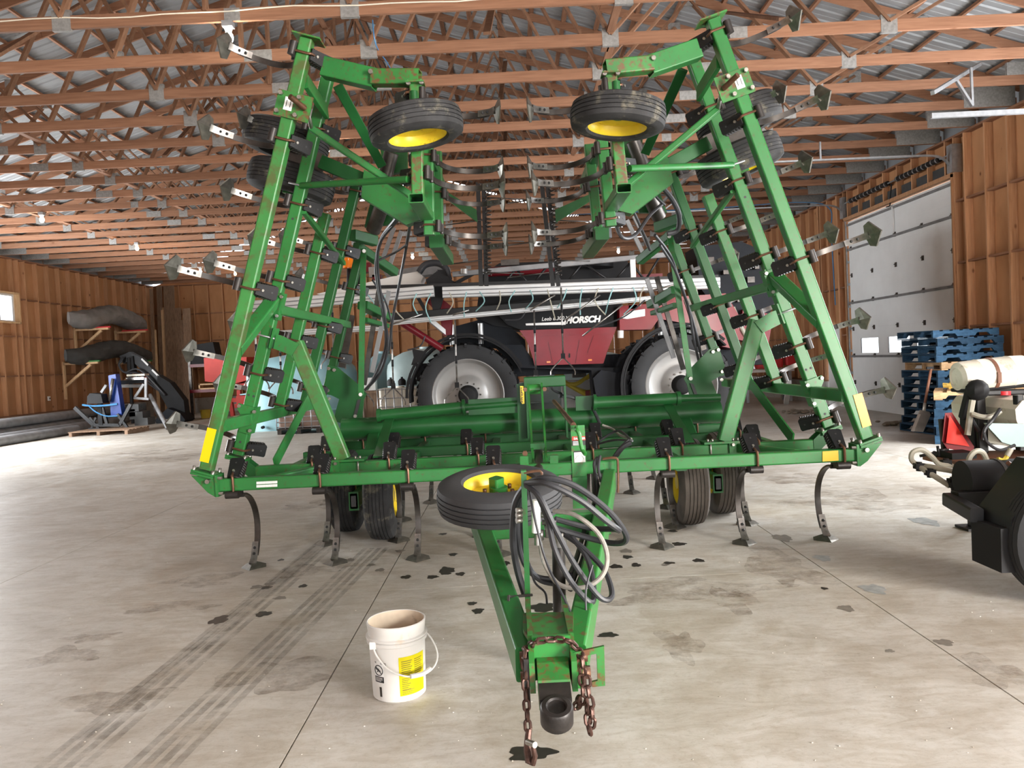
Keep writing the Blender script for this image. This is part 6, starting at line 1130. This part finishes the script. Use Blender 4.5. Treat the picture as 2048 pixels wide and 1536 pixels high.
MB().rtube((3.34, 4.76, .38), (3.34, 5.4, .38), .08, .08).build('axle', 'black_paint', tx); MB().box((3.86, 6.5, .24), (.06, .06, .48)).build('stand_leg', 'black_paint', tx); MB().box((3.86, 6.5, .012), (.2, .2, .02)).build('stand_foot', 'black_paint', tx)
MB().cyl((3.09, 5.32, .635), (4.1, 5.26, .635), .14, n=24).build('air_drum', 'black_matte', tx); MB().cyl((3.31, 5.31, .635), (3.335, 5.31, .635), .145, n=24).build('drum_band', 'steel_dark', tx)
MB().box((5.0, 6.05, .62), (3.0, 1.1, .05)).build('deck', 'leather', tx)
tri = [at(u, v, 6.45) for u, v in ((1901, 824), (1888, 900), (1946, 905))]; ct = (tri[0] + tri[1] + tri[2]) / 3
pts6 = []
for q in range(3):
    a, b_, c = tri[q], tri[(q + 1) % 3], tri[(q + 2) % 3]; pts6 += [a.lerp(b_, .12), a.lerp(b_, .88)]
g = MB().prism([at(u, v, 6.40) for u, v in ((1890, 826), (1904, 825), (1948, 893), (1946, 906), (1894, 897), (1884, 882))], (.25, 1, 0), .008).build('slow_triangle', 'slow_red', tx); MB().prism([at(u, v, 6.37) for u, v in ((1899, 830), (1939, 893), (1892, 886))], (.25, 1, 0), .006).build('triangle_centre', 'slow_orange', g)
MB().rtube(at(1884, 838, 6.5), at(1893, 930, 6.5), .05, .05, (0, 1, 0)).build('post', 'black_paint', tx); MB().rtube(at(1956, 785, 6.5), at(1962, 905, 6.5), .08, .08, (0, 1, 0)).build('post', 'black_paint', tx)
MB().rtube(at(1958, 786, 6.5), V(6.4, 6.5, at(1958, 786, 6.5).z - .05), .05, .05).build('frame_bar', 'black_paint', tx); MB().rtube(at(2036, 790, 6.2), at(2042, 900, 6.2), .06, .06, (0, 1, 0)).build('post', 'black_paint', tx); MB().rtube(at(1940, 775, 6.4), at(1925, 835, 6.6), .05, .06, (0, 1, 0)).build('hose_arm', 'black_matte', tx); MB().ball(at(1955, 780, 6.4), .09, 8).build('pump_head', 'black_matte', tx)
MB().rtube(at(1870, 912, 6.4), at(1965, 935, 6.4), .04, .06).build('rear_bar', 'black_paint', tx); MB().rtube(at(1868, 905, 6.5), at(1900, 918, 6.3), .03, .03).build('rear_bar', 'black_paint', tx); MB().box(at(1915, 922, 6.3), (.2, .2, .16)).build('valve_box', 'black_matte', tx); MB().box(at(1948, 872, 6.6), (.12, .2, .4)).build('pump_box', 'black_matte', tx)
# poly tank, half full
tk = MB(); prof = [at(u, v, 6.6) for u, v in ((1962, 812), (1975, 796), (2000, 790), (2300, 780), (2300, 900), (2030, 895), (2000, 885), (1975, 858), (1964, 832))]
tk.prism(prof, (0, 1, 0), .9); tk.build('spray_tank', 'poly_white', tx)
lq = [at(u, v, 6.12) for u, v in ((1969, 846), (2296, 852), (2296, 898), (2030, 893), (2002, 884), (1978, 858))]; MB().prism(lq, (0, 1, 0), .03).build('tank_liquid', 'poly_green', tx)
MB().cyl(at(2008, 790, 6.5), at(2008, 782, 6.5), .05).build('tank_cap', 'red_can', tx)
brl = thing('poly_barrel', 'white plastic barrel lying on the trailer with a brown strap', 'barrel', at(1975, 775, 6.4)); bc0, bc1 = at(1912, 757, 6.6), at(2052, 741, 6.6); ax = (bc1 - bc0); L_ = ax.length; z = ax.normalized(); x = V(0, 1, 0); x = (x - z * x.dot(z)).normalized(); y = z.cross(x); Mb = Matrix((x, y, z)).transposed().to_4x4(); Mb.translation = bc0
MB().lathe([(.001, .012), (.085, .012), (.09, .0), (.10, .0), (.115, .012), (.135, .02), (.14, .05), (.142, .16), (.146, .17), (.142, .18), (.142, L_ * .72), (.146, L_ * .73), (.142, L_ * .75), (.135, L_ - .03), (.001, L_)], Mb, 30).build('barrel_body', 'poly_white', brl)
MB().lathe([(.147, L_ * .44), (.147, L_ * .44 + .03)], Mb, 30).build('strap', 'leather', brl); MB().box(Mb @ V(-.147, -.02, L_ * .46), (.03, .02, .09)).build('buckle', 'leather', brl)
MB().rtube(at(1915, 781, 6.6), at(2060, 768, 6.6), .20, .03).build('barrel_cradle', 'black_matte', tx)
# hoses and nozzle boom at the tail
for P, r_, m in (([(1838, 932, 6.0), (1823, 920, 6.0), (1826, 904, 6.0), (1845, 900, 6.0), (1865, 915, 6.0), (1878, 928, 6.05), (1905, 932, 6.1)], .020, 'hose_clear'), ([(1942, 938, 5.6), (1938, 918, 5.6), (1950, 903, 5.6), (1965, 905, 5.6), (1975, 925, 5.6), (1978, 936, 5.6)], .020, 'hose_clear'), ([(1945, 800, 6.3), (1940, 830, 6.3), (1935, 870, 6.3)], .025, 'hose_clear'), ([(1945, 828, 6.25), (1965, 834, 6.2), (1985, 832, 6.2), (2000, 822, 6.2)], .022, 'hose_clear'), ([(2000, 818, 6.15), (1985, 840, 6.1), (1970, 858, 6.1), (1966, 880, 6.1)], .014, 'hose'), ([(1968, 866, 6.0), (1975, 885, 6.0), (2000, 900, 6.0), (2030, 890, 6.0)], .012, 'hose'), ([(2015, 925, 5.0), (2035, 940, 5.0), (2048, 955, 5.0)], .014, 'leather'), ([(1940, 830, 6.3), (1950, 850, 6.3), (1958, 862, 6.3)], .016, 'hose')): MB().pipe([at(*p) for p in P], r_, 8, 5).build('hose', m, tx)
for a, b_ in (((1830, 928), (1900, 972)), ((1835, 930), (1925, 945))): MB().cyl(at(*a, 5.9), at(*b_, 5.7), .022, n=8).build('nozzle_boom', 'hose_clear', tx)
for u, v, Y in ((1838, 932, 5.88), (1860, 945, 5.82), (1908, 970, 5.68), (1906, 962, 5.7), (1892, 925, 6.1)): MB().cyl(at(u, v - 8, Y), at(u, v + 10, Y), .022, n=8).build('nozzle', 'black_matte', tx); MB().box(at(u, v, Y), (.07, .05, .04)).build('nozzle_clamp', 'black_matte', tx)
for a, b_ in (((1840, 912), (1870, 906)), ((1875, 892), (1878, 912)), ((1878, 900), (1895, 900))): MB().cyl(at(*a, 6.2), at(*b_, 6.2), .012, n=6).build('tail_rod', 'black_paint', tx)
MB().pipe([at(1995, 918, 5.3), at(2008, 920, 5.3), at(2020, 902, 5.3)], .016, 6, 3).build('spray_gun', 'hose_yellow', tx); MB().cyl(at(2014, 912, 5.3), at(2022, 898, 5.3), .018).build('gun_tip', 'hose_clear', tx)
# ================= PAIL =================
bp = fl(804, 1407); by_ = bp.y + .128; bx_ = at(804, 1390, by_).x - .01
bk = thing('plastic_pail', 'white five gallon plastic pail with yellow label on the floor', 'bucket', (bx_, by_, 0))
r0, r1, hB = .130, .153, .37; Mb = Matrix.Translation((bx_, by_, 0))
rz_ = lambda z: r0 + (r1 - .012 - r0) * z / hB
MB().lathe([(.001, .004), (r0 - .01, .0), (r0, .008), (rz_(.27), .27), (rz_(.27) + .010, .275), (rz_(.29) + .010, .290), (rz_(.29) + .002, .294), (rz_(.31) + .012, .298), (rz_(.31) + .012, .305), (rz_(.31), .309), (rz_(.35) + .004, .36), (rz_(.37) + .005, .368), (rz_(.37), .371), (rz_(.37) - .004, .368)], Mb, 48).build('pail_body', 'bucket_white', bk)
MB().lathe([(rz_(.37) - .004, .369), (rz_(.2) - .004, .2), (r0 - .004, .012), (.001, .012)], Mb, 48).build('pail_inside', 'bucket_inside', bk)
def patch(a0, a1, z0, z1, off=.0012, n=10, skew=0):
    vs = []
    for i in range(n + 1):
        a = math.radians(a0 + (a1 - a0) * i / n)
        for z in (z0, z1): r_ = rz_(z) + off; vs.append(V(bx_ + r_ * math.sin(a), by_ - r_ * math.cos(a), z))
    b = MB().add(vs, [(2 * i, 2 * i + 2, 2 * i + 3, 2 * i + 1) for i in range(n)], True); return b
lb = patch(10, 72, .035, .225).build('yellow_label', 'label_yellow', bk)
tb = MB()
for k in range(8):
    z = .205 - k * .010; tb2 = patch(15, 38 - (k % 3) * 2, z - .0035, z, .0018, 6); tb.add(tb2.v, tb2.f)
    tb2 = patch(43, 64 - (k % 2) * 3, z - .0035, z, .0018, 6); tb.add(tb2.v, tb2.f)
for k in range(7): z = .120 - k * .009; tb2 = patch(15, 34 - (k % 3) * 3, z - .003, z, .0018, 6); tb.add(tb2.v, tb2.f)
for k in range(3): z = .062 - k * .008; tb2 = patch(15, 42 - k * 3, z - .0025, z, .0018, 6); tb.add(tb2.v, tb2.f)
tag(tb.build('label_print', 'print_olive', lb), kind='stuff')
wlb = patch(-48, -22, .098, .205).build('warning_label', 'sticker', bk); patch(-47.2, -22.8, .100, .130, .0016).build('label_black_band', 'print_black', wlb)
tb = MB()
for k in range(3): z = .124 - k * .007; tb2 = patch(-45, -26 - 4 * (k == 2), z - .0025, z, .002, 5); tb.add(tb2.v, tb2.f)
tag(tb.build('label_print', 'sticker', wlb), kind='stuff')
def onpail(adeg, z, off=.002): a = math.radians(adeg); r_ = rz_(z) + off; return V(bx_ + r_ * math.sin(a), by_ - r_ * math.cos(a), z)
ring = [onpail(-35 + 10.5 * math.cos(q), .160 + .0245 * math.sin(q)) for q in [2 * math.pi * k / 28 for k in range(28)]]
g = MB().pipe(ring, .0022, 5, 0, True); g.pipe([onpail(-35 - 8, .177), onpail(-35, .160), onpail(-35 + 8, .143)], .0022, 5); g.build('prohibition_sign', 'print_black', wlb)
f = MB(); f.pipe([onpail(-40, .165), onpail(-36, .166), onpail(-33, .158), onpail(-30, .156)], .0042, 5); f.ball(onpail(-41, .170), .005, 6); f.pipe([onpail(-36, .164), onpail(-38, .152)], .003, 5); f.build('falling_figure', 'print_black', wlb)
a = math.radians(-35); text('WARNING', onpail(-45, .1915, .0025), .0155, 'print_black', wlb, (math.cos(a), math.sin(a), 0), (0, 0, 1), off=.0003, ext=.0003)
patch(-36, -30, .030, .078, .0015, 3).build('barcode', 'steel_dark', bk)
# handle: wire bail hanging down in front with a ridged grip
A, B_ = onpail(-42, .285, .012), onpail(138, .285, .012)
P = spline([A, onpail(-30, .24, .02), onpail(-8, .185, .03), onpail(18, .150, .045), onpail(42, .140, .058), onpail(66, .152, .068), onpail(88, .19, .062), onpail(112, .245, .035), B_], 5)
MB().pipe(P, .0045, 6).build('bail_handle', 'bucket_white', bk); MB().pipe([onpail(q, .1415 + abs(q - 44) * .0003, .056) for q in (26, 35, 44, 53, 62)], .0115, 8).build('grip', 'bucket_white', bk)
for a in (-42, 138): MB().box(onpail(a, .285, .008), (.03, .03, .035)).build('handle_ear', 'bucket_white', bk)
for o in ROOTS:
    if '_w' in o: del o['_w']
